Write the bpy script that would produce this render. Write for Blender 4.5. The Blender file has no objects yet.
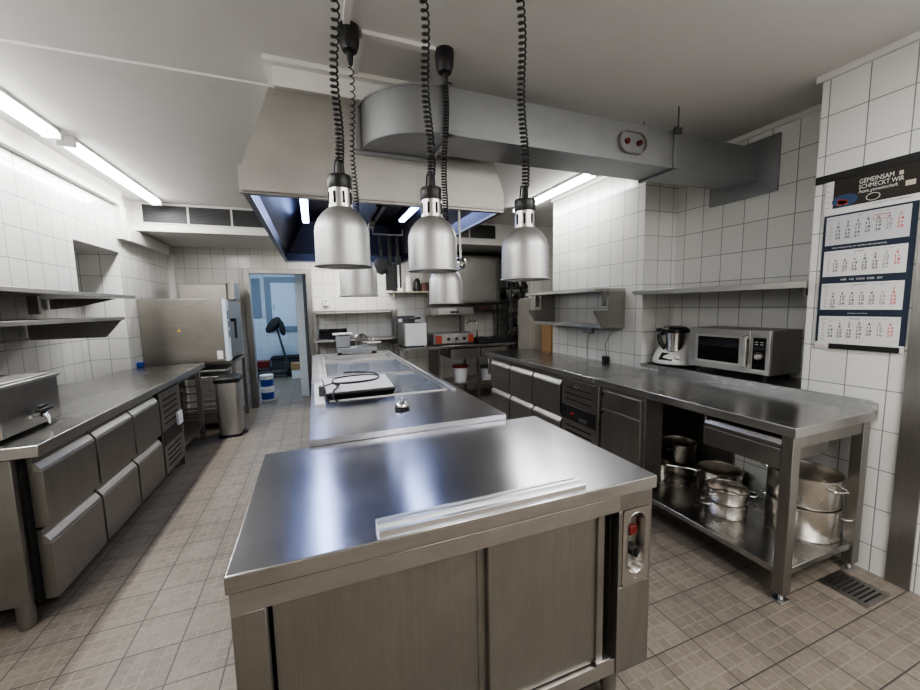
import bpy, bmesh, math, random
from mathutils import Vector, Matrix
random.seed(7)
C = bpy.context.scene.collection
PI = math.pi

# ------------------------------------------------------------------ materials
def newmat(name):
    m = bpy.data.materials.new(name); m.use_nodes = True
    return m, m.node_tree.nodes, m.node_tree.links, m.node_tree.nodes['Principled BSDF']
def plain(name, col, rough=.5, metal=0., emit=None, es=0., spec=None, noise=.0, trans=0.):
    m, n, l, b = newmat(name)
    b.inputs['Base Color'].default_value = (*col, 1); b.inputs['Roughness'].default_value = rough
    b.inputs['Metallic'].default_value = metal
    if trans: b.inputs['Transmission Weight'].default_value = trans
    if emit: b.inputs['Emission Color'].default_value = (*emit, 1); b.inputs['Emission Strength'].default_value = es
    if spec is not None: b.inputs['Specular IOR Level'].default_value = spec
    if noise:
        t = n.new('ShaderNodeTexCoord'); z = n.new('ShaderNodeTexNoise'); z.inputs['Scale'].default_value = 6
        z.inputs['Detail'].default_value = 4
        mx = n.new('ShaderNodeMixRGB'); mx.inputs[1].default_value = (*[c*(1-noise) for c in col], 1)
        mx.inputs[2].default_value = (*[min(1, c*(1+noise)) for c in col], 1)
        l.new(t.outputs['Object'], z.inputs['Vector']); l.new(z.outputs['Fac'], mx.inputs['Fac']); l.new(mx.outputs[0], b.inputs['Base Color'])
    return m
def steel(name, col=(.58, .57, .55), rough=.28, axis=0, var=.12, smudge=.12, bump=.04, aniso=0., wave=.25, spots=0., streak=.06):
    """brushed stainless steel, brush lines running along `axis`"""
    m, n, l, b = newmat(name)
    b.inputs['Metallic'].default_value = 1
    t = n.new('ShaderNodeTexCoord')
    mp = n.new('ShaderNodeMapping'); s = [260, 260, 260]; s[axis] = 2.5
    mp.inputs['Scale'].default_value = s
    l.new(t.outputs['Object'], mp.inputs['Vector'])
    fine = n.new('ShaderNodeTexNoise'); fine.inputs['Scale'].default_value = 1; fine.inputs['Detail'].default_value = 2
    l.new(mp.outputs[0], fine.inputs['Vector'])
    big = n.new('ShaderNodeTexNoise'); big.inputs['Scale'].default_value = 3.2; big.inputs['Detail'].default_value = 7
    big.inputs['Roughness'].default_value = .62
    l.new(t.outputs['Object'], big.inputs['Vector'])
    a = n.new('ShaderNodeMath'); a.operation = 'MULTIPLY_ADD'; a.inputs[1].default_value = smudge*2; a.inputs[2].default_value = rough-smudge
    l.new(big.outputs['Fac'], a.inputs[0])
    a2 = n.new('ShaderNodeMath'); a2.operation = 'MULTIPLY_ADD'; a2.inputs[1].default_value = var
    l.new(fine.outputs['Fac'], a2.inputs[0]); l.new(a.outputs[0], a2.inputs[2])
    out = a2
    if spots:      # wiped, scratched and stained patches
        sn = n.new('ShaderNodeTexNoise'); sn.inputs['Scale'].default_value = 14; sn.inputs['Detail'].default_value = 9; sn.inputs['Roughness'].default_value = .7; sn.inputs['Distortion'].default_value = .8
        l.new(t.outputs['Object'], sn.inputs['Vector'])
        a3 = n.new('ShaderNodeMath'); a3.operation = 'MULTIPLY_ADD'; a3.inputs[1].default_value = spots; l.new(sn.outputs['Fac'], a3.inputs[0]); l.new(a2.outputs[0], a3.inputs[2])
        a4 = n.new('ShaderNodeMath'); a4.operation = 'SUBTRACT'; a4.inputs[1].default_value = spots*.5; a4.use_clamp = True; l.new(a3.outputs[0], a4.inputs[0]); out = a4
    l.new(out.outputs[0], b.inputs['Roughness'])
    mx = n.new('ShaderNodeMixRGB'); mx.inputs[1].default_value = (*[c*.78 for c in col], 1); mx.inputs[2].default_value = (*[min(1, c*1.12) for c in col], 1)
    l.new(big.outputs['Fac'], mx.inputs['Fac'])
    mp2 = n.new('ShaderNodeMapping'); s2 = [150, 150, 150]; s2[axis] = 1.5; mp2.inputs['Scale'].default_value = s2; l.new(t.outputs['Object'], mp2.inputs['Vector'])
    strk = n.new('ShaderNodeTexNoise'); strk.inputs['Scale'].default_value = 1; strk.inputs['Detail'].default_value = 5; strk.inputs['Roughness'].default_value = .75; l.new(mp2.outputs[0], strk.inputs['Vector'])
    rmp = n.new('ShaderNodeValToRGB'); rmp.color_ramp.elements[0].position = .28; rmp.color_ramp.elements[0].color = (1-streak, 1-streak, 1-streak, 1); rmp.color_ramp.elements[1].position = .72; rmp.color_ramp.elements[1].color = (1+streak, 1+streak, 1+streak*.95, 1)
    l.new(strk.outputs['Fac'], rmp.inputs[0])
    smr = n.new('ShaderNodeTexNoise'); smr.inputs['Scale'].default_value = 5.5; smr.inputs['Detail'].default_value = 8; smr.inputs['Roughness'].default_value = .68; smr.inputs['Distortion'].default_value = 1.6
    mp3 = n.new('ShaderNodeMapping'); s3 = [1, 1, 1]; s3[axis] = .35; mp3.inputs['Scale'].default_value = s3; l.new(t.outputs['Object'], mp3.inputs['Vector']); l.new(mp3.outputs[0], smr.inputs['Vector'])
    sr = n.new('ShaderNodeValToRGB'); sr.color_ramp.elements[0].position = .36; sr.color_ramp.elements[0].color = (.93, .93, .935, 1); sr.color_ramp.elements[1].position = .68; sr.color_ramp.elements[1].color = (1.09, 1.085, 1.07, 1)
    l.new(smr.outputs['Fac'], sr.inputs[0])
    m0 = n.new('ShaderNodeMixRGB'); m0.blend_type = 'MULTIPLY'; m0.inputs[0].default_value = min(1, streak*14); l.new(mx.outputs[0], m0.inputs[1]); l.new(sr.outputs[0], m0.inputs[2]); mx = m0
    mm = n.new('ShaderNodeMixRGB'); mm.blend_type = 'MULTIPLY'; mm.inputs[0].default_value = 1; l.new(mx.outputs[0], mm.inputs[1]); l.new(rmp.outputs[0], mm.inputs[2]); l.new(mm.outputs[0], b.inputs['Base Color'])
    bp = n.new('ShaderNodeBump'); bp.inputs['Strength'].default_value = bump; bp.inputs['Distance'].default_value = .002
    l.new(fine.outputs['Fac'], bp.inputs['Height'])
    w = n.new('ShaderNodeTexNoise'); w.inputs['Scale'].default_value = 1.7; w.inputs['Detail'].default_value = 1
    l.new(t.outputs['Object'], w.inputs['Vector'])
    b2 = n.new('ShaderNodeBump'); b2.inputs['Strength'].default_value = wave; b2.inputs['Distance'].default_value = .006
    l.new(w.outputs['Fac'], b2.inputs['Height']); l.new(bp.outputs[0], b2.inputs['Normal']); l.new(b2.outputs[0], b.inputs['Normal'])
    if aniso:
        b.inputs['Anisotropic'].default_value = aniso
        c = n.new('ShaderNodeCombineXYZ'); tv = {0: (0, .7, .7), 1: (1, 0, .01), 2: (.7, .7, 0)}[axis]
        for k in range(3): c.inputs[k].default_value = tv[k]
        l.new(c.outputs[0], b.inputs['Tangent'])
    return m
def tiles(name, u, v, w, h, off=(0, 0), col=(.86, .86, .84), grout=(.27, .27, .26), rough=.16, mort=.0028, var=.03, dirt=0.):
    """square-set glazed tiles in the plane of axes u, v (object = world coordinates)"""
    m, n, l, b = newmat(name)
    t = n.new('ShaderNodeTexCoord'); sp = n.new('ShaderNodeSeparateXYZ'); l.new(t.outputs['Object'], sp.inputs[0])
    cb = n.new('ShaderNodeCombineXYZ')
    for k, ax in enumerate((u, v)):
        ad = n.new('ShaderNodeMath'); ad.operation = 'ADD'; ad.inputs[1].default_value = 50*(w, h)[k] - off[k]
        l.new(sp.outputs[ax], ad.inputs[0]); l.new(ad.outputs[0], cb.inputs[k])
    br = n.new('ShaderNodeTexBrick'); br.offset = 0; br.squash = 1
    br.inputs['Scale'].default_value = 1; br.inputs['Brick Width'].default_value = w; br.inputs['Row Height'].default_value = h
    br.inputs['Mortar Size'].default_value = mort; br.inputs['Mortar Smooth'].default_value = .3; br.inputs['Bias'].default_value = 0
    br.inputs['Color1'].default_value = (*[c*(1-var) for c in col], 1); br.inputs['Color2'].default_value = (*[min(1, c*(1+var)) for c in col], 1)
    br.inputs['Mortar'].default_value = (*grout, 1)
    l.new(cb.outputs[0], br.inputs['Vector']); l.new(br.outputs['Color'], b.inputs['Base Color'])
    mr = n.new('ShaderNodeMath'); mr.operation = 'MULTIPLY_ADD'; mr.inputs[1].default_value = .6; mr.inputs[2].default_value = rough
    l.new(br.outputs['Fac'], mr.inputs[0]); l.new(mr.outputs[0], b.inputs['Roughness'])
    iv = n.new('ShaderNodeMath'); iv.operation = 'SUBTRACT'; iv.inputs[0].default_value = 1; l.new(br.outputs['Fac'], iv.inputs[1])
    bp = n.new('ShaderNodeBump'); bp.inputs['Strength'].default_value = .5; bp.inputs['Distance'].default_value = .002
    l.new(iv.outputs[0], bp.inputs['Height']); l.new(bp.outputs[0], b.inputs['Normal'])
    return m
def floor_mat():
    m, n, l, b = newmat('floor_tile')
    t = n.new('ShaderNodeTexCoord'); mp = n.new('ShaderNodeMapping'); S = .214
    mp.inputs['Location'].default_value = (50*S+.65, 50*S-1.94, 0); l.new(t.outputs['Object'], mp.inputs['Vector'])
    def brick(w, mort, c1, c2, mo, sm=.1):
        br = n.new('ShaderNodeTexBrick'); br.offset = 0; br.squash = 1
        br.inputs['Scale'].default_value = 1; br.inputs['Brick Width'].default_value = w; br.inputs['Row Height'].default_value = w
        br.inputs['Mortar Size'].default_value = mort; br.inputs['Mortar Smooth'].default_value = sm; br.inputs['Bias'].default_value = 0
        br.inputs['Color1'].default_value = (*c1, 1); br.inputs['Color2'].default_value = (*c2, 1); br.inputs['Mortar'].default_value = (*mo, 1)
        l.new(mp.outputs[0], br.inputs['Vector']); return br
    big = brick(S, .0028, (1, 1, 1), (1, 1, 1), (0, 0, 0))
    tone = brick(S, 0, (.80, .80, .80), (1.0, 1.0, 1.0), (1, 1, 1))
    pad = brick(S/4, .0055, (.16, .132, .106), (.27, .232, .192), (.325, .285, .242), .6)
    nz = n.new('ShaderNodeTexNoise'); nz.inputs['Scale'].default_value = 55; nz.inputs['Detail'].default_value = 5; l.new(t.outputs['Object'], nz.inputs['Vector'])
    nb = n.new('ShaderNodeTexNoise'); nb.inputs['Scale'].default_value = 1.6; nb.inputs['Detail'].default_value = 4; l.new(t.outputs['Object'], nb.inputs['Vector'])
    mz = n.new('ShaderNodeMixRGB'); mz.inputs[0].default_value = .5; mz.inputs[2].default_value = (.29, .252, .212, 1); l.new(pad.outputs[0], mz.inputs[1])
    m1 = n.new('ShaderNodeMixRGB'); m1.blend_type = 'MULTIPLY'; m1.inputs[0].default_value = .6; l.new(mz.outputs[0], m1.inputs[1]); l.new(tone.outputs[0], m1.inputs[2])
    r = n.new('ShaderNodeValToRGB'); r.color_ramp.elements[0].position = .3; r.color_ramp.elements[0].color = (.62, .61, .60, 1); r.color_ramp.elements[1].position = .7; r.color_ramp.elements[1].color = (1.05, 1.05, 1.05, 1)
    l.new(nz.outputs[0], r.inputs[0])
    m2 = n.new('ShaderNodeMixRGB'); m2.blend_type = 'MULTIPLY'; m2.inputs[0].default_value = .5; l.new(m1.outputs[0], m2.inputs[1]); l.new(r.outputs[0], m2.inputs[2])
    r2 = n.new('ShaderNodeValToRGB'); r2.color_ramp.elements[0].position = .35; r2.color_ramp.elements[0].color = (.8, .79, .78, 1); r2.color_ramp.elements[1].position = .65; r2.color_ramp.elements[1].color = (1.08, 1.07, 1.05, 1)
    l.new(nb.outputs[0], r2.inputs[0])
    m3 = n.new('ShaderNodeMixRGB'); m3.blend_type = 'MULTIPLY'; m3.inputs[0].default_value = .6; l.new(m2.outputs[0], m3.inputs[1]); l.new(r2.outputs[0], m3.inputs[2])
    m4 = n.new('ShaderNodeMixRGB'); m4.inputs[2].default_value = (.055, .052, .05, 1); l.new(big.outputs['Fac'], m4.inputs[0]); l.new(m3.outputs[0], m4.inputs[1])
    l.new(m4.outputs[0], b.inputs['Base Color']); b.inputs['Roughness'].default_value = .42
    iv = n.new('ShaderNodeMath'); iv.operation = 'MULTIPLY_ADD'; iv.inputs[1].default_value = -1; iv.inputs[2].default_value = 1; l.new(big.outputs['Fac'], iv.inputs[0])
    iv2 = n.new('ShaderNodeMath'); iv2.operation = 'MULTIPLY_ADD'; iv2.inputs[1].default_value = -.35; l.new(pad.outputs['Fac'], iv2.inputs[0]); l.new(iv.outputs[0], iv2.inputs[2])
    bp = n.new('ShaderNodeBump'); bp.inputs['Strength'].default_value = .6; bp.inputs['Distance'].default_value = .003
    l.new(iv2.outputs[0], bp.inputs['Height']); l.new(bp.outputs[0], b.inputs['Normal'])
    return m

ST = steel('steel_brushed_vertical', (.35, .34, .322), .36, axis=2, aniso=.5, smudge=.16, spots=.07)      # cabinet fronts
STX = steel('steel_brushed_across', (.42, .405, .385), .28, axis=0, aniso=.4, spots=.1)
STY = steel('steel_brushed_along', (.50, .49, .47), .28, axis=1, spots=.1)
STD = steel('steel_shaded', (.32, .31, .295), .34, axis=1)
TOP = steel('steel_worktop', (.56, .565, .61), .175, axis=0, var=.1, smudge=.07, bump=.02, aniso=.62, wave=.12, spots=.06, streak=.04)
TOPL = steel('steel_worktop_dark', (.46, .46, .455), .19, axis=1, smudge=.08, bump=.012, aniso=.3, spots=.07, wave=.1)
OVEN = steel('oven_steel', (.29, .275, .25), .38, axis=0, smudge=.12, spots=.1)
HOOD = steel('hood_steel', (.47, .455, .43), .42, axis=0, smudge=.08, bump=.02, spots=.1, streak=.035)
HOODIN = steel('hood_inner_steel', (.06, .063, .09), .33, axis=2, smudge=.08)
GALV = steel('galvanised_sheet', (.36, .37, .38), .42, axis=0, smudge=.1, bump=.01, wave=.1, spots=.08, streak=.03)
ALU = steel('spun_aluminium', (.55, .55, .555), .44, axis=0, var=.04, smudge=.02, bump=.0, wave=0, streak=.02)
ALUB = plain('bright_aluminium', (.60, .59, .575), .34, 1)
CHROME = plain('chrome', (.75, .75, .75), .08, 1)
POT = steel('pot_steel', (.62, .59, .55), .24, axis=0, var=.04, smudge=.05, bump=.0, wave=0, streak=.04)
BLK = plain('black_plastic', (.012, .012, .013), .38)
BLKM = plain('black_matt', (.018, .018, .02), .8)
GAP = plain('shadow_gap', (.006, .006, .006), .9)
WHT = plain('white_plastic', (.80, .80, .79), .35)
GRIP = plain('folded_steel_grip', (.44, .43, .41), .42, 1)
GLASSK = plain('black_glass', (.01, .01, .012), .04)
PAINT = plain('ceiling_paint', (.78, .77, .75), .75, noise=.04)
BATT = plain('painted_batten', (.80, .79, .77), .75)
TRIM = plain('white_trim_paint', (.80, .79, .76), .5, noise=.02)
RED = plain('red_plastic', (.13, .008, .008), .35)
ORG = plain('orange_red_enamel', (.36, .06, .03), .4)
BLU = plain('blue_plastic', (.02, .06, .30), .4)
YEL = plain('yellow_sticker', (.75, .52, .04), .5)
NAVY = plain('navy_card', (.014, .026, .052), .6)
PAPER = plain('white_paper', (.80, .80, .80), .6)
PAPERG = plain('grey_paper', (.62, .63, .66), .6)
INK = plain('black_ink', (.03, .03, .035), .7)
INKG = plain('grey_ink', (.25, .25, .27), .7)
INKR = plain('red_ink', (.60, .03, .03), .7)
INKW = plain('white_ink', (.85, .85, .82), .7)
FOOD = plain('dark_photo_print', (.025, .019, .014), .5, noise=.6)
CARD = plain('brown_cardboard', (.36, .22, .11), .8, noise=.1)
GREYD = plain('dark_grey_plastic', (.06, .06, .065), .5)
WOODW = plain('cream_laminate', (.62, .58, .47), .5)
HOB = plain('grey_ceran_glass', (.13, .15, .18), .16, 0, noise=.25)
RUST = plain('brown_reddish_pan', (.12, .05, .04), .5)
BLUEW = plain('bluish_cabinet', (.62, .70, .78), .35)
BLUEG = plain('bluish_grey_frame', (.20, .24, .29), .45)
TUBE = plain('lamp_diffuser', (1, 1, 1), .4, emit=(1, .985, .965), es=17)
UV = plain('hood_tube', (.6, .7, 1), .4, emit=(.42, .54, 1), es=16)
REDLED = plain('red_display', (.1, 0, 0), .4, emit=(1, .03, .05), es=.5)
BRUSHV = steel('bin_steel', (.55, .54, .52), .3, axis=2, var=.25, smudge=.1)
VENT = plain('dark_filter_mesh', (.05, .05, .052), .5, .6, noise=.4)
TWX = tiles('wall_tile_side', 1, 2, .1675, .2155, (3.41-.0, 2.091))
TWR = tiles('wall_tile_right', 1, 2, .1675, .2155, (1.69, 2.09))
TWB = tiles('wall_tile_back', 0, 2, .1675, .2155, (-1.856, 2.11), col=(.74, .73, .69))
TWBL = tiles('wall_tile_far_room', 0, 2, .15, .15, (0, 0), col=(.66, .73, .80), grout=(.42, .46, .5))
FLOOR = floor_mat()

# ------------------------------------------------------------------ geometry helper
class G:
    def __init__(s): s.bm = bmesh.new()
    def _f(s, vs, idx):
        for f in idx:
            try: s.bm.faces.new([vs[i] for i in f])
            except ValueError: pass
    def box(s, x0, x1, y0, y1, z0, z1, M=None):
        p = [(x, y, z) for x in (x0, x1) for y in (y0, y1) for z in (z0, z1)]
        if M: p = [M @ Vector(q) for q in p]
        v = [s.bm.verts.new(q) for q in p]
        s._f(v, [(0, 1, 3, 2), (4, 6, 7, 5), (0, 4, 5, 1), (2, 3, 7, 6), (0, 2, 6, 4), (1, 5, 7, 3)]); return s
    def prism(s, pts, axis, a, b):
        """polygon pts (in the two other axes, in order) extruded along axis from a to b"""
        def mk(p, c):
            q = list(p); q.insert(axis, c); return q
        A = [s.bm.verts.new(mk(p, a)) for p in pts]; B = [s.bm.verts.new(mk(p, b)) for p in pts]
        n = len(pts); s.bm.faces.new(A[::-1]); s.bm.faces.new(B)
        for i in range(n): s.bm.faces.new((A[i], A[(i+1) % n], B[(i+1) % n], B[i]))
        return s
    def poly(s, pts): s.bm.faces.new([s.bm.verts.new(p) for p in pts]); return s
    def loft(s, rings, cap=True, closed=True):
        R = [[s.bm.verts.new(p) for p in r] for r in rings]; n = len(R[0])
        for a, b in zip(R, R[1:]):
            for i in range(n if closed else n-1):
                s.bm.faces.new((a[i], a[(i+1) % n], b[(i+1) % n], b[i]))
        if cap: s.bm.faces.new(R[0][::-1]); s.bm.faces.new(R[-1])
        return s
    def lathe(s, prof, c=(0, 0, 0), n=32, axis=2, cap=False):
        rings = []
        for r, h in prof:
            ring = []
            for i in range(n):
                a = 2*PI*i/n; q = [r*math.cos(a), r*math.sin(a)]; q.insert(axis, h)
                ring.append([q[k]+c[k] for k in range(3)])
            rings.append(ring)
        return s.loft(rings, cap)
    def cyl(s, c, r, z0, z1, n=24, axis=2): return s.lathe([(r, z0), (r, z1)], c, n, axis, True)
    def tube(s, path, r, n=8, closed=False):
        P = [Vector(p) for p in path]; N = len(P); rings = []
        up = Vector((0, 0, 1)); last = None
        for i in range(N):
            if closed: d = (P[(i+1) % N]-P[i-1])
            else: d = P[min(i+1, N-1)]-P[max(i-1, 0)]
            d.normalize()
            if last is None:
                u = d.cross(up if abs(d.z) < .9 else Vector((1, 0, 0))).normalized()
            else: u = (last - d*last.dot(d)).normalized()
            last = u; w = d.cross(u)
            rr = r[i] if isinstance(r, (list, tuple)) else r
            rings.append([P[i]+u*rr*math.cos(2*PI*k/n)+w*rr*math.sin(2*PI*k/n) for k in range(n)])
        if closed: rings.append(rings[0]); return s.loft(rings, False)
        return s.loft(rings, True)
    def text(s, st, size, org, xd, yd, align='LEFT', sx=1., shear=0., bold=0.):
        cu = bpy.data.curves.new('lettering', 'FONT'); cu.body = st; cu.size = size; cu.align_x = align; cu.resolution_u = 2; cu.shear = shear; cu.offset = bold*size
        o = bpy.data.objects.new('lettering', cu); me = bpy.data.meshes.new_from_object(o)
        X = Vector(xd); Y = Vector(yd); O = Vector(org); base = len(s.bm.verts)
        vs = [s.bm.verts.new(O + X*v.co.x*sx + Y*v.co.y) for v in me.vertices]
        for p in me.polygons:
            try: s.bm.faces.new([vs[i] for i in p.vertices])
            except ValueError: pass
        bpy.data.objects.remove(o); bpy.data.curves.remove(cu); bpy.data.meshes.remove(me)
        return s
def wloc(o):
    v = Vector((0, 0, 0))
    while o: v += o.location; o = o.parent
    return v
def pieces(g):
    bm = g.bm; seen = set(); out = []
    bm.verts.ensure_lookup_table()
    for v in bm.verts:
        if v in seen: continue
        st = [v]; comp = []; seen.add(v)
        while st:
            a = st.pop(); comp.append(a)
            for e in a.link_edges:
                b = e.other_vert(a)
                if b not in seen: seen.add(b); st.append(b)
        out.append(comp)
    return out
def objs(name, g, *a, **k):
    """one object for every separate piece of g"""
    res = []
    for comp in pieces(g):
        h = G(); mp = {v: h.bm.verts.new(v.co) for v in comp}
        for f in {f for v in comp for f in v.link_faces}: h.bm.faces.new([mp[v] for v in f.verts])
        res.append(obj(name, h, *a, **k))
    g.bm.free(); return res
def obj(name, g, mat, parent=None, bev=0., smooth=False, label=None, seg=2, fix=True):
    if fix: bmesh.ops.recalc_face_normals(g.bm, faces=g.bm.faces)
    off = wloc(parent) if parent else Vector((0, 0, 0))
    if not parent and smooth != 'keep' and not getattr(g, 'world', False):
        xs = [v.co for v in g.bm.verts]
        off = Vector(((min(v.x for v in xs)+max(v.x for v in xs))/2, (min(v.y for v in xs)+max(v.y for v in xs))/2, min(v.z for v in xs)))
    for v in g.bm.verts: v.co -= off
    me = bpy.data.meshes.new(name); g.bm.to_mesh(me); g.bm.free(); me.materials.append(mat)
    if smooth:
        for p in me.polygons: p.use_smooth = True
    o = bpy.data.objects.new(name, me); C.objects.link(o)
    if parent: o.parent = parent
    else: o.location = off
    if bev:
        b = o.modifiers.new('bevel', 'BEVEL'); b.width = bev; b.segments = seg; b.limit_method = 'ANGLE'; b.angle_limit = .6
        b.harden_normals = False
        for p in me.polygons: p.use_smooth = True
    if smooth or bev:
        me.set_sharp_from_angle(angle=math.radians(38))
    if label: o['label'] = label
    return o
def tag(o, label, cat, group=None, kind=None):
    if label: o['label'] = label
    if cat: o['category'] = cat
    if group: o['group'] = group
    if kind: o['kind'] = kind
    return o
def thing(name, label, cat, loc=(0, 0, 0), group=None):
    o = bpy.data.objects.new(name, None); C.objects.link(o); o.location = loc; o.empty_display_size = .1
    return tag(o, label, cat, group)
def dup(root, label=None, loc=None, name=None):
    def cp(o, p):
        c = o.copy(); C.objects.link(c)
        if p: c.parent = p
        for ch in o.children: cp(ch, c)
        return c
    r = cp(root, None)
    if label: r['label'] = label
    if loc: r.location = loc
    return r
def fold(o, m):
    """the folded-down edge of a worktop takes the brushed front steel"""
    o.data.materials.append(m)
    for p in o.data.polygons:
        if abs(p.normal.z) < .5: p.material_index = 1
    return o
def struct(name, g, mat):
    g.world = True
    o = obj(name, g, mat); o['kind'] = 'structure'; return o
def B(*a): return G().box(*a)

# ------------------------------------------------------------------ the room
H = 2.75
struct('floor', B(-2.4, 4.2, -2.1, 10.3, -.1, 0), FLOOR)
struct('ceiling', B(-2.4, 4.2, -2.1, 10.3, H, H+.1), PAINT)
g = B(-2.40, -2.21, -2, 6.5, 0, H); g.box(-2.21, -1.85, -2, 4.17, 1.68, H); g.box(-2.21, -1.85, 4.17, 4.98, 2.12, H)
struct('wall_left', g, TWX)
g = B(-2.21, -1.85, 4.98, 6.5, 0, H)
m = tiles('wall_tile_left_return', 0, 2, .1675, .2155, (-1.85, 2.095)); 
o = struct('wall_left_pier', g, m)
o.data.materials.append(TWX)
for p in o.data.polygons:
    if abs(p.normal.x) > .5: p.material_index = 1
g = B(-2.4, -.95, 6.5, 6.62, 0, H); g.box(-.03, 4.2, 6.5, 6.62, 0, H); g.box(-.95, -.03, 6.5, 6.62, 2.11, H)
struct('wall_back', g, TWB)
struct('wall_front', B(-2.4, 4.2, -2.1, -2, 0, H), TWB)
g = B(2.77, 3.4, -2, 1.39, 0, H); g.box(3.15, 3.4, 1.39, 2.62, 0, H); g.box(2.77, 3.4, 2.62, 4.0, 0, H); g.box(4.1, 4.2, 4.0, 6.5, 0, H); g.box(3.4, 4.2, 3.9, 4.0, 0, H)
o = struct('wall_right', g, TWR); m = tiles('wall_tile_right_return', 0, 2, .1675, .2155, (2.77, 2.09)); o.data.materials.append(m)
for p in o.data.polygons:
    if abs(p.normal.y) > .5: p.material_index = 1
g = B(2.77, 3.15, 1.39, 2.62, 0, .915)
struct('wall_niche_base', g, TWR)
struct('wall_far_right', B(3.29, 4.2, 5.35, 5.45, 0, 2.42), TWB)
# room beyond the door
g = B(-1.62, -1.5, 6.62, 9.9, 0, H); g.box(-.28, -.16, 6.95, 9.9, 0, H)
tr = tiles('wall_tile_far_side', 1, 2, .15, .15, col=(.70, .77, .84), grout=(.5, .54, .58))
struct('wall_storeroom_side', g, tr)
struct('wall_storeroom', B(-1.62, .1, 9.9, 10.0, 0, H), TWBL)
# ceiling drop with ventilation slots
g = B(-1.85, 4.1, 5.4, 6.5, 2.45, H-.005); g.box(-1.97, 4.1, 5.33, 6.5, 2.41, 2.45)
struct('ceiling_drop', g, TRIM)
# trims
g = B(-1.85, -1.80, -2, 5.05, 2.60, H); struct('trim_1', g, TRIM)
g = B(-1.85, -1.80, 4.97, 5.10, 2.26, 2.60); struct('trim_2', g, TRIM)
g = B(-1.85, -1.78, 5.10, 6.25, 2.26, 2.39); struct('trim_3', g, TRIM)
g = B(-1.85, -1.78, 6.38, 6.5, 0, 2.28); struct('trim_4', g, TRIM)
g = B(2.745, 2.77, -2, 1.41, H-.035, H); g.box(3.125, 3.15, 1.39, 2.62, H-.035, H); g.box(2.745, 2.77, 2.60, 4.0, H-.035, H); struct('trim_5', g, TRIM)
# cable ducts on the ceiling, collar above the hood
g = B(-2.2, -.13, 2.47, 2.53, H-.012, H); struct('trim_6', g, BATT)
g = B(.27, .62, 1.87, 1.91, H-.018, H); g.box(.255, .285, 1.91, 2.24, H-.018, H); g.box(.185, .215, .3, 1.84, H-.018, H); struct('trim_7', g, BATT)
g = B(-.13, 1.0, 2.235, 5.3, 2.63, H); g.box(-.17, 1.04, 2.195, 5.34, H-.025, H); struct('trim_8', g, TRIM)
# door frame
g = B(-.965, -.885, 6.47, 6.64, 0, 2.12); g.box(-.10, -.02, 6.47, 6.64, 0, 2.12); g.box(-.885, -.10, 6.47, 6.64, 2.045, 2.12)
o = obj('door_frame', g, ST, bev=.003); o.name = 'door_1'; o['kind'] = 'structure'; o['label'] = 'brushed steel frame around the open doorway to the storeroom'
# corner guard on the right wall
g = B(2.758, 2.77, .865, .955, 0, H-.04)
o = obj('corner_guard', g, ST); tag(o, 'tall brushed steel guard strip running up the tiled wall beside the calendar', 'wall guard')

# ------------------------------------------------------------------ lights
def ceiling_light(x, y0, y1, label, power, tilt=0.):
    t = thing('ceiling_light', label, 'ceiling light', (x, (y0+y1)/2, H-.075), 'fluorescent ceiling lights')
    g = B(x-.05, x+.05, y0, y1, H-.03, H-.001)
    obj('housing', g, TRIM, t, bev=.004)
    n = 10; rings = []
    for y in (y0+.02, y0+.05, y1-.05, y1-.02):
        k = .6 if y in (y0+.02, y1-.02) else 1
        rings.append([(x+.052*k*math.cos(PI*i/n+PI), y, H-.03+.048*k*math.sin(PI*i/n+PI)) for i in range(n+1)])
    obj('diffuser', G().loft(rings), TUBE, t, smooth=True)
    for yy in (y0+.01, y1-.01):
        obj('end_cap', B(x-.054, x+.054, yy-.012, yy+.012, H-.075, H-.028), WHT, t, bev=.006)
    L = bpy.data.lights.new('tube_light', 'AREA'); L.shape = 'RECTANGLE'; L.size = .1; L.size_y = y1-y0-.1; L.energy = power; L.color = (1, .985, .965)
    lo = bpy.data.objects.new('tube_light', L); C.objects.link(lo); lo.parent = t; lo.location = (0, 0, -.012); lo['label'] = 'light of the tube'
    return t
LP = 24
ceiling_light(-1.57, 3.60, 5.25, 'lit ceiling tube light above the left counter, the far one ending at the vent slots', LP)
ceiling_light(-1.59, 1.86, 3.50, 'lit fluorescent tube light on the ceiling at the left edge, nearest to the viewer', LP)
ceiling_light(2.51, 2.95, 4.45, 'lit fluorescent tube light on the ceiling above right counter, behind the duct', LP*.6)
ceiling_light(-1.60, .12, 1.76, 'fluorescent tube light on the ceiling beside the viewer, continuing the left row', LP*.8)
ceiling_light(.9, -1.7, -.2, 'fluorescent tube light on the ceiling behind the viewer', LP*1.05)
ceiling_light(2.15, -1.2, .3, 'added fill light shaped as a ceiling tube, unseen behind the viewer near the right wall', LP*1.5)  # added out of view as fill for the niche and right wall
# added lamp, unseen behind the hood, to brighten the back wall area
t = thing('ceiling_light', 'added fill lamp under the ceiling drop, unseen behind the hood, brightening the back area', 'ceiling light', (.5, 5.85, 2.36))
obj('housing', B(-.1, 1.1, 5.78, 5.92, 2.385, 2.409), TRIM, t); obj('diffuser', B(-.08, 1.08, 5.8, 5.9, 2.36, 2.385), TUBE, t)
L = bpy.data.lights.new('tube_light', 'AREA'); L.shape = 'RECTANGLE'; L.size = 1.1; L.size_y = .1; L.energy = 22; L.color = (1, .97, .93)
lo = bpy.data.objects.new('tube_light', L); C.objects.link(lo); lo.parent = t; lo.location = (0, 0, -.012)
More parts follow.
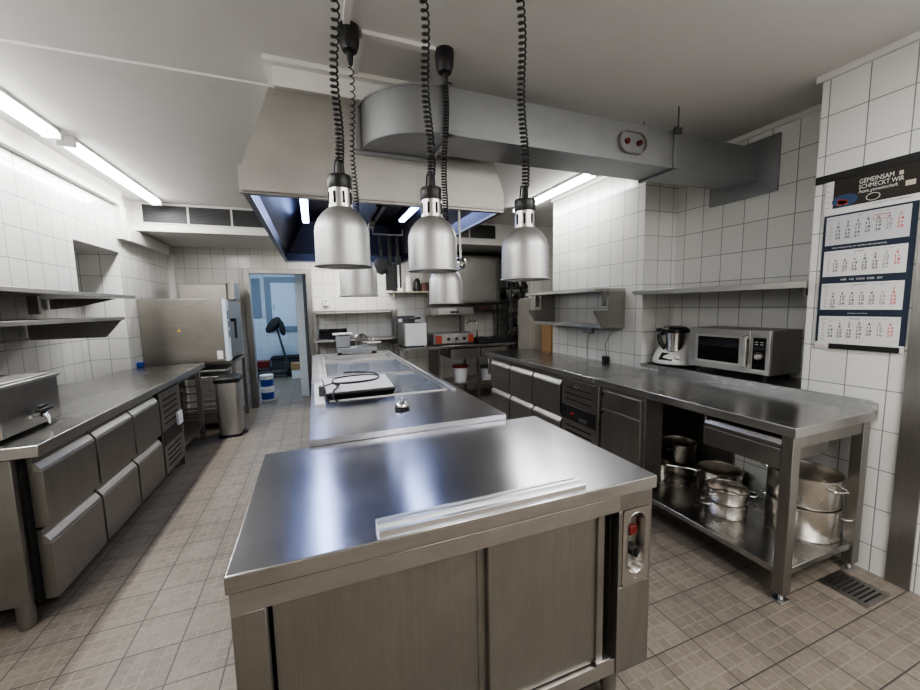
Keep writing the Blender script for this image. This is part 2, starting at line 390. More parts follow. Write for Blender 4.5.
# far room daylight-coloured light
t = thing('ceiling_light', 'cool white tube light in the storeroom beyond the doorway', 'ceiling light', (-.9, 8.0, H-.06))
obj('housing', B(-1.0, -.8, 7.6, 8.4, H-.04, H-.001), TRIM, t); obj('diffuser', B(-.98, -.82, 7.62, 8.38, H-.06, H-.04), plain('cool_diffuser', (1, 1, 1), .4, emit=(.75, .87, 1), es=6), t)
L = bpy.data.lights.new('tube_light', 'AREA'); L.shape = 'RECTANGLE'; L.size = .2; L.size_y = .8; L.energy = 26; L.color = (.68, .84, 1)
lo = bpy.data.objects.new('tube_light', L); C.objects.link(lo); lo.parent = t; lo.location = (0, 0, -.01)

# ------------------------------------------------------------------ vent slots in the ceiling drop
names = ['dark ventilation slot in the ceiling drop, leftmost in the row', 'dark ventilation slot in the ceiling drop, second from the left', 'dark ventilation slot in the ceiling drop, third from the left beside the hood']
rt = ['dark ventilation slot in the ceiling drop, rightmost in the row', 'dark ventilation slot in the ceiling drop, second from the right end']
def vent(x0):
    t = thing('ventilation_grille', '', 'vent', (x0+.22, 5.4, 2.51), 'ventilation slots in the ceiling drop')
    obj('filter', B(x0+.004, x0+.436, 5.393, 5.399, 2.515, 2.715), VENT, t)
    g = B(x0, x0+.44, 5.385, 5.399, 2.505, 2.516); g.box(x0, x0+.44, 5.385, 5.399, 2.714, 2.725); g.box(x0, x0+.008, 5.385, 5.399, 2.516, 2.714); g.box(x0+.432, x0+.44, 5.385, 5.399, 2.516, 2.714)
    obj('frame', g, TRIM, t)
    g = G()
    for k in range(12): g.box(x0+.008, x0+.432, 5.388, 5.394, 2.522+k*.0162, 2.528+k*.0162)
    obj('louvre', g, GREYD, t)
    return t
v0 = vent(-1.76); v0['label'] = names[0]
for k in range(1, 10):
    l = names[k] if k < 3 else (rt[9-k] if k > 7 else 'dark ventilation slot in the ceiling drop, hidden above and behind the hood')
    dup(v0, l, (-1.76+.22+.445*k, 5.4, 2.51))

# ------------------------------------------------------------------ extraction hood
hd = thing('extraction_hood', 'large stainless steel extraction hood hanging over the cooking island with blue-lit underside', 'hood', (.44, 3.8, 2.11))
x0, x1, y0, y1 = -.31, 1.19, 2.27, 5.36
g = G()
zb, zm, zt = 2.11, 2.225, 2.635
ins = .155
def rect(x0, x1, y0, y1, z): return [(x0, y0, z), (x1, y0, z), (x1, y1, z), (x0, y1, z)]
g.loft([rect(x0, x1, y0, y1, zb), rect(x0, x1, y0, y1, zm), rect(x0+ins, x1-ins, y0, y1, zt)], cap=False)
g.poly(rect(x0+ins, x1-ins, y0, y1, zt)); 
obj('canopy', g, HOOD, hd, bev=0)
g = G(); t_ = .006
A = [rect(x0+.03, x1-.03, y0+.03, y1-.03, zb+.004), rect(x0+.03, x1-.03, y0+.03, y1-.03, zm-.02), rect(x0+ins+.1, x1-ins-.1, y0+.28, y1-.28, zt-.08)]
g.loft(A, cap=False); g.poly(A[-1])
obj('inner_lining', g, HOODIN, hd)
g = B(x0, x1, y0, y0+.032, zb-.012, zb+.004); g.box(x0, x1, y1-.032, y1, zb-.012, zb+.004); g.box(x0, x0+.032, y0+.032, y1-.032, zb-.012, zb+.004); g.box(x1-.032, x1, y0+.032, y1-.032, zb-.012, zb+.004)
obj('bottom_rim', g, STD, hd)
obj('corner_strip', B(x0-.014, x0, y0-.002, y0+.03, zb-.01, zm+.01), HOOD, hd)
# central filter bank (two sloping rows of baffles) and tubes
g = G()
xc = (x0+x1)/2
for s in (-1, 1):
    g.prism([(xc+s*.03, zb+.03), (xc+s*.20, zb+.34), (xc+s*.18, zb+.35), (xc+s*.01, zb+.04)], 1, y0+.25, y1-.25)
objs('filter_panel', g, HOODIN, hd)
g = G()
for k in range(5): g.box(xc-.02, xc+.02, y0+.03+k*.68, y0+.06+k*.68, zb-.005, zb+.32)
objs('cross_brace', g, STD, hd)
for (xx, ya, yb) in ((x0+.28, 2.85, 4.2), (x1-.31, 3.0, 3.9)):
    obj('light_tube', B(xx-.03, xx+.03, ya, yb, zb+.245, zb+.275), UV, hd, bev=.012)
for xx in (x0+.31, x1-.31):
    L = bpy.data.lights.new('hood_light', 'AREA'); L.shape = 'RECTANGLE'; L.size = .1; L.size_y = 2.2; L.energy = 6; L.color = (.58, .67, 1)
    lo = bpy.data.objects.new('hood_light', L); C.objects.link(lo); lo.parent = hd; lo.location = (xx-.44, .05, .22)

# ------------------------------------------------------------------ duct
dt = thing('ventilation_duct', 'grey galvanised rectangular duct crossing from the hood to the right wall', 'duct', (1.7, 2.05, 2.375))
za, zc = 2.375, 2.605
obj('straight_section', B(.70, 2.262, 1.92, 2.19, za, zc), GALV, dt)
obj('straight_section', B(2.268, 3.15, 1.925, 2.185, za+.003, zc-.003), GALV, dt)
n = 14; pts = [(.70-.40*math.sin(PI/2*i/n), 2.262-.342*math.cos(PI/2*i/n)) for i in range(n+1)]
pts += [(.655, 2.262), (.70, 2.19)]
g = G(); g.prism(pts, 2, za, zc); obj('curved_elbow', g, GALV, dt, smooth=True)
g = G(); arc = [(.70-.405*math.sin(PI/2*i/n), 2.262-.347*math.cos(PI/2*i/n), za) for i in range(n+1)]
g.tube(arc, .004, 6); g.tube([(a, b, zc) for a, b, c in arc], .004, 6); objs('seam', g, GALV, dt, smooth=True)
g = B(.262, .70, 2.255, 2.27, za-.022, za); g.box(.262, .70, 2.255, 2.27, zc, zc+.022); g.box(.262, .285, 2.245, 2.27, za, zc); obj('hood_flange', g, GALV, dt, bev=.002)
for xx in (.70, 2.265):
    g = B(xx-.012, xx+.012, 1.905, 1.92, za-.015, zc+.015); g.box(xx-.012, xx+.012, 1.905, 2.205, za-.015, za); g.box(xx-.012, xx+.012, 1.905, 2.205, zc, zc+.015); g.box(xx-.012, xx+.012, 2.19, 2.205, za, zc)
    obj('joint_flange', g, GALV, dt, bev=.002)
g = G(); g.cyl((2.27, 1.90, 0), .004, zc-.01, H, 8); g.box(2.235, 2.29, 1.885, 1.905, zc-.025, zc+.012); g.cyl((2.25, 1.885, 0), .008, zc-.03, zc+.02, 8)
obj('hanger_rod', g, GREYD, dt, smooth=True)
g = G(); g.cyl((2.02, 1.94, 0), .003, zc, zc+.035, 6); obj('hanger_screw', g, GREYD, dt)
g = B(3.13, 3.149, 1.80, 1.925, 2.275, 2.67); g.box(3.13, 3.149, 2.185, 2.30, 2.275, 2.67); g.box(3.13, 3.149, 1.925, 2.185, 2.275, za+.003); g.box(3.13, 3.149, 1.925, 2.185, zc-.003, 2.67)
obj('wall_collar', g, GALV, dt)
def stadium(cx, cz, hw, hh, n=12, horiz=True):
    """outline points (u, v), counter-clockwise; long side horizontal or vertical"""
    r = min(hw, hh); P = []
    if horiz:
        for c0, a0 in ((cx+hw-r, -PI/2), (cx-hw+r, PI/2)):
            P += [(c0+r*math.cos(a0+PI*i/n), cz+r*math.sin(a0+PI*i/n)) for i in range(n+1)]
    else:
        for c0, a0 in ((cz+hh-r, 0), (cz-hh+r, PI)):
            P += [(cx+r*math.cos(a0+PI*i/n), c0+r*math.sin(a0+PI*i/n)) for i in range(n+1)]
    return P
ac = thing('access_panel', '', 'x', (0, 0, 0)); bpy.data.objects.remove(ac)
g = G(); g.prism(stadium(1.905, 2.487, .112, .068), 1, 1.914, 1.92); pl = obj('access_panel', g, GALV, dt)
g = G(); o1 = stadium(1.905, 2.487, .112, .068); i1 = stadium(1.905, 2.487, .102, .058)
g.loft([[(a, 1.914, b) for a, b in o1], [(a, 1.900, b) for a, b in o1], [(a, 1.900, b) for a, b in i1], [(a, 1.914, b) for a, b in i1]], cap=False); obj('rim', g, STD, pl, label='raised rim of the access panel')
for xx in (1.855, 1.955):
    g = G(); g.lathe([(.001, 1.893), (.014, 1.893), (.017, 1.897), (.017, 1.908), (.01, 1.914)], (xx, 0, 2.487), 8, 1); g.box(xx-.003, xx+.003, 1.888, 1.895, 2.475, 2.499)
    obj('knob', g, RED, pl, label='dark red knob')

# ------------------------------------------------------------------ heat lamps
def coil(x, y, ztop, zbot, R, r, p0, p1, lean=(0, 0), per=12):
    """vertical coil whose pitch shrinks from p0 at the top to p1 at the bottom"""
    pts = []; a = 0; z = ztop
    while z > zbot:
        t = (ztop-z)/(ztop-zbot); p = p0+(p1-p0)*t**.8
        cx = x+lean[0]*(1-t)+.006*math.sin(9*t); cy = y+lean[1]*(1-t)
        pts.append((cx+R*math.cos(a), cy+R*math.sin(a), z)); a += 2*PI/per; z -= p/per
    return pts
def heat_lamp(x, y, zb, label, lean, R=.0125, r=.0036, s=1., p0=.036, p1=.011, ztop=None, clamp=True):
    t = thing('heat_lamp', label, 'heat lamp', (x, y, zb), 'pendant heat lamps over the pass')
    c = (x, y, zb)
    prof = [(.093*s, 0), (.0955*s, .001), (.0955*s, .006), (.091*s, .008), (.090*s, .118*s), (.087*s, .134*s), (.078*s, .156*s), (.063*s, .176*s), (.048*s, .189*s), (.039*s, .195*s)]
    inner = [(a-.003, b-.003 if k > 3 else b) for k, (a, b) in enumerate(prof)][::-1]
    g = G(); g.lathe(prof+inner, c, 48); sh = obj('lamp_shade', g, ALU, t, smooth=True)
    g = G(); g.lathe([(.039*s, .19*s), (.0375*s, .258*s), (.034*s, .262*s), (.001, .262*s)], c, 32); nk = obj('neck', g, ALUB, t, smooth=True)
    g = G()
    for k in range(8):
        a = 2*PI*k/8+.2; M = Matrix.Translation((x, y, zb)) @ Matrix.Rotation(a, 4, 'Z')
        g.box(.0372*s, .0395*s, -.004*s, .004*s, .206*s, .244*s, M)
    objs('cooling_slot', g, GAP, nk, label='dark slots around the neck')
    g = G(); g.lathe([(.0385*s, .256*s), (.040*s, .259*s), (.040*s, .296*s), (.038*s, .300*s), (.001, .300*s)], c, 32, cap=False); obj('collar', g, BLK, t, smooth=True)
    g = G(); g.lathe([(.014*s, .299*s), (.013*s, .31*s), (.009*s, .35*s), (.001, .35*s)], c, 16)
    for k in range(3):
        a = 2*PI*k/3+.4; g.tube([(x+.019*s*math.cos(a), y+.019*s*math.sin(a), zb+.298*s), (x+.016*s*math.cos(a), y+.016*s*math.sin(a), zb+.34*s), (x+.013*math.cos(a), y+.013*math.sin(a), zb+.355*s)], .003, 6)
    obj('cable_grip', g, BLK, t, smooth=True)
    g = G(); g.lathe([(.001, .15*s), (.02*s, .145*s), (.034*s, .11*s), (.04*s, .07*s), (.036*s, .045*s), (.001, .03*s)], c, 20)
    obj('bulb', g, WHT, t, smooth=True)
    zt = ztop or H-.15
    g = G(); g.tube(coil(x, y, zt, zb+.345*s, R, r, p0, p1, lean), r, 6)
    obj('coiled_cable', g, BLK, t, smooth=True)
    X, Y = x+lean[0], y+lean[1]
    g = G(); g.lathe([(.001, H), (.046, H), (.047, H-.02), (.042, H-.075), (.033, H-.10), (.016, H-.108), (.013, H-.145), (.008, H-.155), (.001, H-.155)], (X, Y, 0), 20)
    obj('ceiling_cup', g, BLK, t, smooth=True)
    return t
heat_lamp(.107, 1.42, 1.645, 'brushed aluminium heat lamp hanging at front left of the pass', (.01, 0), s=1.03)
heat_lamp(.425, 1.38, 1.630, 'brushed aluminium heat lamp hanging in the front row between two others', (-.012, 0), p0=.03)
heat_lamp(.772, 1.30, 1.595, 'brushed aluminium heat lamp hanging at front right, alone in front of the tiled wall', (-.018, 0), p0=.026, p1=.012)
heat_lamp(.208, 1.90, 1.555, 'brushed aluminium heat lamp half hidden behind the front left lamp', (.006, -.02), R=.010, r=.0028, s=.97, p0=.038, p1=.010)
heat_lamp(.655, 1.91, 1.512, 'lowest brushed aluminium heat lamp, behind and right of the front middle lamp', (.015, -.02), R=.0125, r=.0036, s=.97, p0=.016, p1=.012)

# ------------------------------------------------------------------ foreground hot cupboard
hc = thing('heated_cupboard', 'large stainless steel hot cupboard with sliding doors in the foreground', 'cupboard', (.43, 1.34, 0))
fold(obj('worktop', B(-.226, 1.085, .938, 1.725, .854, .9), TOP, hc, bev=.004), STX)
g = B(-.220, 1.07, .96, 1.71, .19, .22); g.box(-.220, -.19, .96, 1.71, .22, .852); g.box(1.055, 1.07, .985, 1.71, .19, .852); g.box(-.19, 1.055, 1.695, 1.71, .22, .852); g.box(-.19, 1.055, 1.0, 1.695, .82, .852)
obj('body', g, ST, hc)
obj('front_rail', B(-.220, .925, .943, .975, .797, .852), STX, hc, bev=.002)
obj('base_rail', B(-.205, .925, .950, 1.02, .19, .245), STX, hc, bev=.002)
obj('stile', B(-.220, -.148, .944, .985, .245, .797), ST, hc, bev=.002)
obj('door_gap_shade', B(-.148, .925, 1.012, 1.016, .245, .797), GAP, hc, label='black sheet painting the shade behind the sliding doors')  # black sheet stands in for the shade behind the doors
d1 = obj('sliding_door', B(-.138, .452, .985, .997, .247, .795), ST, hc, bev=.002)
g = B(-.138, -.09, .981, .986, .247, .795); g.box(.415, .452, .981, .986, .247, .795); objs('folded_edge', g, ST, d1)
d2 = obj('sliding_door', B(.442, .872, .964, .978, .250, .795), ST, hc, bev=.002)
g = B(.846, .872, .955, .965, .25, .795); g.box(.442, .45, .958, .965, .25, .795); objs('folded_edge', g, ST, d2)
obj('door_stopper', B(.84, .90, .945, .96, .247, .262), STX, hc, bev=.002)
# control pillar on the right
g = B(.925, 1.07, .945, .985, .795, .852); g.box(.925, 1.07, .945, .985, .19, .515); g.box(.925, .942, .945, .985, .515, .795); g.box(1.058, 1.07, .945, .985, .515, .795); g.box(.925, .93, .985, 1.06, .19, .852)
obj('control_pillar', g, ST, hc, bev=.0015)
S_ = stadium(1.0, .668, .036, .108, 12, False); n = len(S_)
def torect(p, x0, x1, z0, z1, cx, cz):
    dx, dz = p[0]-cx, p[1]-cz; k = min(((x1-cx) if dx > 0 else (x0-cx))/dx if abs(dx) > 1e-9 else 1e9, ((z1-cz) if dz > 0 else (z0-cz))/dz if abs(dz) > 1e-9 else 1e9)
    return (cx+dx*k, cz+dz*k)
O_ = [torect(p, .942, 1.058, .515, .795, 1.0, .668) for p in S_]
S2 = stadium(1.0, .668, .041, .113, 12, False)
g = G(); g.loft([[(a, .9435, b) for a, b in O_], [(a, .9435, b) for a, b in S2], [(a, .9405, b) for a, b in stadium(1.0, .668, .039, .111, 12, False)], [(a, .944, b) for a, b in S_], [(a, .972, b) for a, b in stadium(1.0, .668, .028, .10, 12, False)]], cap=False)
g.poly([(a, .972, b) for a, b in stadium(1.0, .668, .028, .10, 12, False)])
cp = obj('control_panel', g, STX, hc, smooth=True)
g = B(.983, 1.017, .955, .972, .690, .722); obj('rocker_switch', g, RED, cp, bev=.002)
g = G(); g.lathe([(.001, .942), (.017, .942), (.02, .948), (.022, .972)], (1.0, 0, .635), 20, 1); g.box(.996, 1.004, .937, .95, .618, .652); obj('dial_knob', g, BLK, cp, smooth=True, label='black dial knob')
g = G()
for zz in (.775, .538): g.lathe([(.001, .941), (.003, .941), (.004, .9435)], (1.0, 0, zz), 8, 1)
objs('screw', g, CHROME, cp)
for xx in (-.16, .97):
    for yy in (1.03, 1.65):
        g = G(); g.lathe([(.03, .19), (.03, .05), (.026, .045), (.026, .0)], (xx, yy, 0), 20, cap=True); obj('leg', g, STD, hc, smooth=True)
# aluminium rail lying on the cupboard
g = G(); M = Matrix.Translation((.455, .945+.033, .9)) @ Matrix.Rotation(math.radians(0), 4, 'Z')
pf = [(-.032, 0), (.03, 0), (.03, .022), (.02, .022), (.02, .014), (.008, .014), (.008, .024), (-.004, .024), (-.004, .014), (-.018, .014), (-.018, .019), (-.032, .019)]
rings = [[tuple(M @ Vector((xx, a, b))) for a, b in pf] for xx in (-.33, .33)]
g.loft(rings); o = obj('aluminium_rail', g, plain('rail_aluminium', (.74, .75, .76), .33, 1), bev=.001)
tag(o, 'long bright ribbed aluminium rail lying along the front edge of the hot cupboard', 'rail')

# ------------------------------------------------------------------ cooking island
isl = thing('cooking_island', 'long stainless cooking island with grey hob plates under the hood', 'kitchen island', (.45, 3.5, 0))
X0, X1, Y0, Y1 = -.052, .910, 1.729, 5.02
g = G(); rings = []
out = [(X0, Y0), (X1, Y0), (X1, Y1), (X0, Y1)]; inn = [(.057, 2.42), (.822, 2.42), (.822, 4.75), (.057, 4.75)]
g.loft([[(a, b, .885) for a, b in inn], [(a, b, .885) for a, b in out], [(a, b, .93) for a, b in out], [(a, b, .93) for a, b in inn], [(a, b, .885) for a, b in inn]], cap=False)
bmesh.ops.remove_doubles(g.bm, verts=g.bm.verts, dist=1e-5)
obj('worktop', g, TOP, isl)
g = B(X0+.03, X1-.03, Y0+.04, Y1-.02, .12, .885); obj('body', g, ST, isl)
for (a, b) in ((2.42, 3.27), (3.285, 4.21)):
    h_ = obj('hob_plate', B(.068, .811, a+.012, b-.012, .89, .922), HOB, isl, bev=.003)
    g = G(); g.loft([[(x, y, z) for x, y in P4] for z, P4 in ((.888, [(.057, a), (.822, a), (.822, b), (.057, b)]), (.936, [(.057, a), (.822, a), (.822, b), (.057, b)]), (.936, [(.068, a+.012), (.811, a+.012), (.811, b-.012), (.068, b-.012)]), (.888, [(.068, a+.012), (.811, a+.012), (.811, b-.012), (.068, b-.012)]))], cap=False); obj('steel_rim', g, ALUB, h_)
b_ = obj('recessed_basin', B(.06, .82, 4.225, 4.745, .888, .896), STD, isl)
a, b = 4.22, 4.75
g = G(); g.loft([[(x, y, z) for x, y in P4] for z, P4 in ((.888, [(.057, a), (.822, a), (.822, b), (.057, b)]), (.934, [(.057, a), (.822, a), (.822, b), (.057, b)]), (.934, [(.07, a+.013), (.809, a+.013), (.809, b-.013), (.07, b-.013)]), (.888, [(.07, a+.013), (.809, a+.013), (.809, b-.013), (.07, b-.013)]))], cap=False); obj('basin_rim', g, ALUB, b_)
obj('side_rail', B(.85, .869, 2.37, 4.94, .93, .941), ALUB, isl, bev=.003)
for k in range(5):
    obj('front_panel', B(X1-.03, X1-.018, 1.81+k*.63, 2.42+k*.63, .16, .83), ST, isl, bev=.003)
    obj('front_panel', B(X0+.018, X0+.03, 1.81+k*.63, 2.42+k*.63, .16, .83), ST, isl, bev=.003)
for xx in (.03, .83):
    for yy in (1.85, 3.4, 4.9):
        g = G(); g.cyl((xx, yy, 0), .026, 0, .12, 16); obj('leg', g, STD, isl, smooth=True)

# flat appliance with the cable on top
ap = thing('flat_appliance', 'flat black appliance with white top lying on the island, black cable curled over it', 'appliance', (.27, 2.8, .9))
g = G()
lo_ = [(.07, 2.60), (.475, 2.60), (.495, 3.08), (.06, 3.08)]; up_ = [(.052, 2.565), (.482, 2.575), (.508, 3.10), (.04, 3.10)]
g.loft([[(a, b, .902) for a, b in lo_], [(a, b, .937) for a, b in up_], [(a, b, .947) for a, b in up_]]); obj('housing', g, BLK, ap, bev=.003)
g = G(); g.prism([(.056, 2.585), (.478, 2.595), (.502, 3.092), (.046, 3.092)], 2, .947, .952); obj('top_plate', g, WHT, ap, bev=.001)
g = G(); g.prism([(-.012, 2.46), (.044, 2.46), (.038, 3.12), (-.018, 3.12)], 2, .9, .915); obj('side_tray', g, WHT, ap, bev=.001, label='white strip left of the black housing')
pts = []
for k in range(60):
    t = k/59*2*PI*1.9; pts.append((.255+.165*math.cos(t+2.6)+.01*math.sin(3*t), 2.80+.13*math.sin(t+2.6), .958+.012*(1+math.sin(t*.5+k*.02))+.0006*k))
pts = [(.12, 2.50, .905), (.09, 2.52, .93), (.10, 2.60, .958), (.13, 2.68, .965)] + pts[4:]
g = G(); g.tube(pts, .0055, 7); obj('power_cable', g, BLK, ap, smooth=True)
g = G(); g.tube([(.14, 2.70, .97), (.10, 2.78, .97), (.045, 2.74, .965), (.03, 2.70, .93)], .0055, 7); g.box(.012, .046, 2.66, 2.70, .916, .975); obj('plug', g, GREYD, ap, smooth=True)
ap.location = (.256, 2.66, .93)
# service bell
sb = thing('service_bell', 'small chrome service bell with black base on the island worktop', 'bell', (.452, 2.17, .9))
g = G(); g.lathe([(.001, .9), (.040, .9), (.042, .904), (.042, .912), (.034, .918), (.001, .918)], (.452, 2.17, 0), 28); obj('base', g, BLK, sb, smooth=True)
g = G(); g.lathe([(.038, .918), (.037, .926), (.030, .938), (.016, .947), (.006, .949), (.001, .949)], (.452, 2.17, 0), 28); obj('bell_dome', g, CHROME, sb, smooth=True)
g = G(); g.lathe([(.004, .949), (.004, .957), (.008, .959), (.008, .964), (.001, .966)], (.452, 2.17, 0), 14); obj('button', g, CHROME, sb, smooth=True)

sb.location = (.43, 2.062, .93)
# slicer at the far end of the island
sl = thing('food_slicer', 'grey metal food slicer at the far end of the cooking island', 'slicer', (.5, 5.1, .9))
obj('base', B(.26, .74, 5.02, 5.22, .93, .985), GALV, sl, bev=.008)
for xx in (.29, .71):
    for yy in (5.05, 5.19):
        g = G(); g.cyl((xx, yy, 0), .018, .9, .935, 12); objs('foot', g, BLK, sl)
obj('motor_housing', B(.25, .42, 5.06, 5.19, .985, 1.14), GALV, sl, bev=.012)
obj('top_guard', B(.215, .45, 5.04, 5.20, 1.14, 1.165), ALUB, sl, bev=.008)
g = G(); g.lathe([(.001, -.01), (.09, -.008), (.09, .004), (.001, .01)], (0, 0, 0), 28, 1); 
for v in g.bm.verts: v.co = Matrix.Translation((.56, 5.14, 1.06)) @ Matrix.Rotation(.3, 4, 'Z') @ v.co
obj('blade', g, CHROME, sl, smooth=True)
g = B(.62, .80, 5.06, 5.2, 1.02, 1.035); g.box(.70, .715, 5.12, 5.14, .985, 1.10); obj('carriage', g, ALUB, sl, bev=.003)

sl.location = (.475, 4.86, .93)
# ladle on the front edge of the hood and dark tools under it
g = G(); g.tube([(.888, 2.30, 2.10), (.893, 2.30, 1.80)], .0075, 8)
sp = thing('ladle', 'ladle with long pale handle hanging from the front rim of the hood', 'ladle', (.89, 2.3, 1.75))
obj('handle', g, WHT, sp, smooth=True)
g = G(); g.lathe([(.001, -.035), (.02, -.03), (.036, -.012), (.04, .008), (.036, .008), (.03, -.01), (.001, -.028)], (.905, 2.33, 1.775), 20, 1); obj('bowl', g, CHROME, sp, smooth=True)
rl = obj('utensil_rail', G().tube([(.45, 3.0, 2.10), (.45, 3.0, 2.06), (.68, 3.0, 2.06), (.68, 3.0, 2.10)], .007, 8), STD, smooth=True)
tag(rl, 'thin steel rail for utensils under the hood', 'rail')
def utensil(x, ln, lab, kind):
    t = thing('cooking_'+kind, lab, kind, (x, 3.0, 2.05-ln))
    g = B(x-.012, x+.012, 2.992, 3.008, 2.05-ln*.55, 2.045); obj('handle', g, BLK, t, bev=.003)
    g = G()
    if kind == 'spatula': g.box(x-.04, x+.04, 2.997, 3.003, 2.05-ln, 2.05-ln*.5)
    elif kind == 'tongs':
        g.box(x-.022, x-.010, 2.985, 3.015, 2.05-ln, 2.05-ln*.4); g.box(x+.010, x+.022, 2.985, 3.015, 2.05-ln, 2.05-ln*.4)
    else: g.lathe([(.001, 0), (.045, .02), (.055, .05), (.055, .09), (.048, .12), (.001, .13)], (x, 3.0, 2.05-ln), 16)
    obj('head', g, GREYD, t, bev=.003)
utensil(.505, .30, 'black ladle hanging under the hood beside the front left lamp', 'ladle')
utensil(.575, .42, 'long black and grey spatula hanging under the hood', 'spatula')
utensil(.635, .40, 'black tongs hanging under the hood, right of the spatula', 'tongs')

# ------------------------------------------------------------------ refrigerated counters
def drawer(parent, xf, ya, yb, z0, z1, sgn):
    """sgn=+1: front faces +x (left run), -1: faces -x (right run)"""
    t = thing('drawer', None, None, (0, 0, 0)); bpy.data.objects.remove(t)
    s = sgn
    d = obj('drawer', B(min(xf, xf-s*.055), max(xf, xf-s*.055), ya, yb, z0, z1-.045), ST, parent, bev=.002)
    g = G(); g.prism([(xf-s*.002, z1-.045), (xf-s*.006, z1-.032), (xf-s*.026, z1-.002), (xf-s*.034, z1-.002), (xf-s*.034, z1-.045)], 1, ya, yb); obj('grip_edge', g, GRIP, d, label='bright bevelled grip edge')
    obj('drawer_top', B(min(xf-s*.034, xf-s*.055), max(xf-s*.034, xf-s*.055), ya, yb, z1-.045, z1+.03), ST, d)
    return d
def grille(parent, xf, ya, yb, z0, z1, sgn, zd0, zd1, led):
    s = sgn
    xa, xb = min(xf, xf-s*.02), max(xf, xf-s*.02)
    p = obj('compressor_panel', B(xa, xb, ya, yb, z0, z1), ST, parent, bev=.003)
    g = G(); xs0, xs1 = min(xf, xf+s*.002), max(xf, xf+s*.002)
    for za_, zb_ in ((zd1+.03, z1-.05), (z0+.04, zd0-.03)):
        n = max(3, int((zb_-za_)/.045))
        for k in range(n):
            zz = za_+(zb_-za_)*(k+.5)/n
            g = G(); g.prism([(ya+.06, zz-.006), (yb-.06, zz-.006), (yb-.055, zz+.006), (ya+.055, zz+.006)], 0, xs0, xs1)
            obj('vent_slot', g, GAP, p)
    obj('control_strip', B(min(xf, xf+s*.006), max(xf, xf+s*.006), ya+.004, yb-.004, zd0, zd1), BLK, p, bev=.002)
    xo = xf+s*.0065
    ym = (ya+yb)/2
    if led:
        g = G(); g.text('-18', .035, (xo, ym+.10, (zd0+zd1)/2-.012), (0, -1, 0), (0, 0, 1)); obj('temperature_display', g, REDLED, p, fix=False)
        g = G(); xk = xf+s*.003; g.box(min(xo, xk), max(xo, xk), ym-.13, ym-.02, zd0+.02, zd0+.05); g.box(min(xo, xk)-.0004, max(xo, xk), yb-.10, yb-.095, zd0+.01, zd1-.01); obj('label_strip', g, GREYD, p)
        g = G(); g.tube([(xf+s*.003, ym+.02+.03*math.cos(a*PI/8), z1-.05+.018*math.sin(a*PI/8)) for a in range(16)], .002, 5, closed=True); obj('maker_emblem', g, ALUB, p)
    return p
# left counter
lc = thing('refrigerated_counter', 'stainless refrigerated counter with six drawers along the left wall', 'refrigerated counter', (-1.7, 3.3, 0))
g = B(-2.0, -1.335, 2.29, 4.33, .13, .84)
obj('body', g, STD, lc, bev=.003)
g = B(-1.336, -1.325, 2.33, 4.32, .10, .845); obj('gap_shade', g, GAP, lc)  # black sheet paints the shade in the gaps between the drawers
ys = [2.355, 2.845, 3.345, 3.835]
for k in range(3):
    drawer(lc, -1.268, ys[k]+.011, ys[k+1]-.011, .465, .79, 1)
    drawer(lc, -1.268, ys[k]+.011, ys[k+1]-.011, .095, .425, 1)
gp = grille(lc, -1.268, 3.865, 4.32, .09, .81, 1, .345, .47, False)
for xx, yy in ((-1.375, 2.325), (-1.9, 2.325), (-1.375, 4.25), (-1.9, 4.25)):
    g = G(); g.lathe([(.033, .13), (.033, .03), (.03, .0)], (xx, yy, 0), 20, cap=True); obj('leg', g, STD, lc, smooth=True)
o = obj('paper_note', B(-1.262, -1.242, 4.18, 4.30, .44, .56), WHT, bev=.002); tag(o, 'small white controller box stuck on the left compressor panel', 'box')
# left worktop with splashed back
g = G(); g.prism([(-1.225, 2.275), (-1.225, 5.15), (-1.93, 5.15), (-1.93, 4.32), (-2.19, 4.10), (-2.19, 2.275)], 2, .845, .9)
o = fold(obj('worktop', g, TOPL, bev=.003), STY); tag(o, 'long stainless worktop on the left counter running back to the oven', 'worktop')
# open shelf unit under the far end of the left worktop
us = thing('open_shelf_unit', 'dark open stainless shelf unit below the far end of the left worktop', 'shelf unit', (-1.6, 4.75, 0))
for xx in (-1.295, -1.88):
    for yy in (4.36, 5.10): obj('leg', B(xx-.022, xx+.022, yy-.02, yy+.02, 0, .845), ST, us, bev=.002)
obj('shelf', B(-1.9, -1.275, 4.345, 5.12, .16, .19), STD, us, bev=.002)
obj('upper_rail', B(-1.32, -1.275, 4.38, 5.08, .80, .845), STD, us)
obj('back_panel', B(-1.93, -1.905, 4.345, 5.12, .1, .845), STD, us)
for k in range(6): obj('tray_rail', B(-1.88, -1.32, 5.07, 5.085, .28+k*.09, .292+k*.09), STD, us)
p = thing('stock_pot', 'small steel container standing on the open shelf below the left worktop', 'pot', (-1.45, 4.62, .19))
g = G(); g.lathe([(.001, .191), (.085, .191), (.10, .33), (.108, .335), (.098, .333), (.083, .198), (.001, .198)], (-1.43, 4.62, 0), 28); obj('bowl', g, POT, p, smooth=True)
g = G(); g.lathe([(.109, .334), (.109, .342), (.001, .35)], (-1.43, 4.62, 0), 28); obj('lid', g, BLK, p, smooth=True)

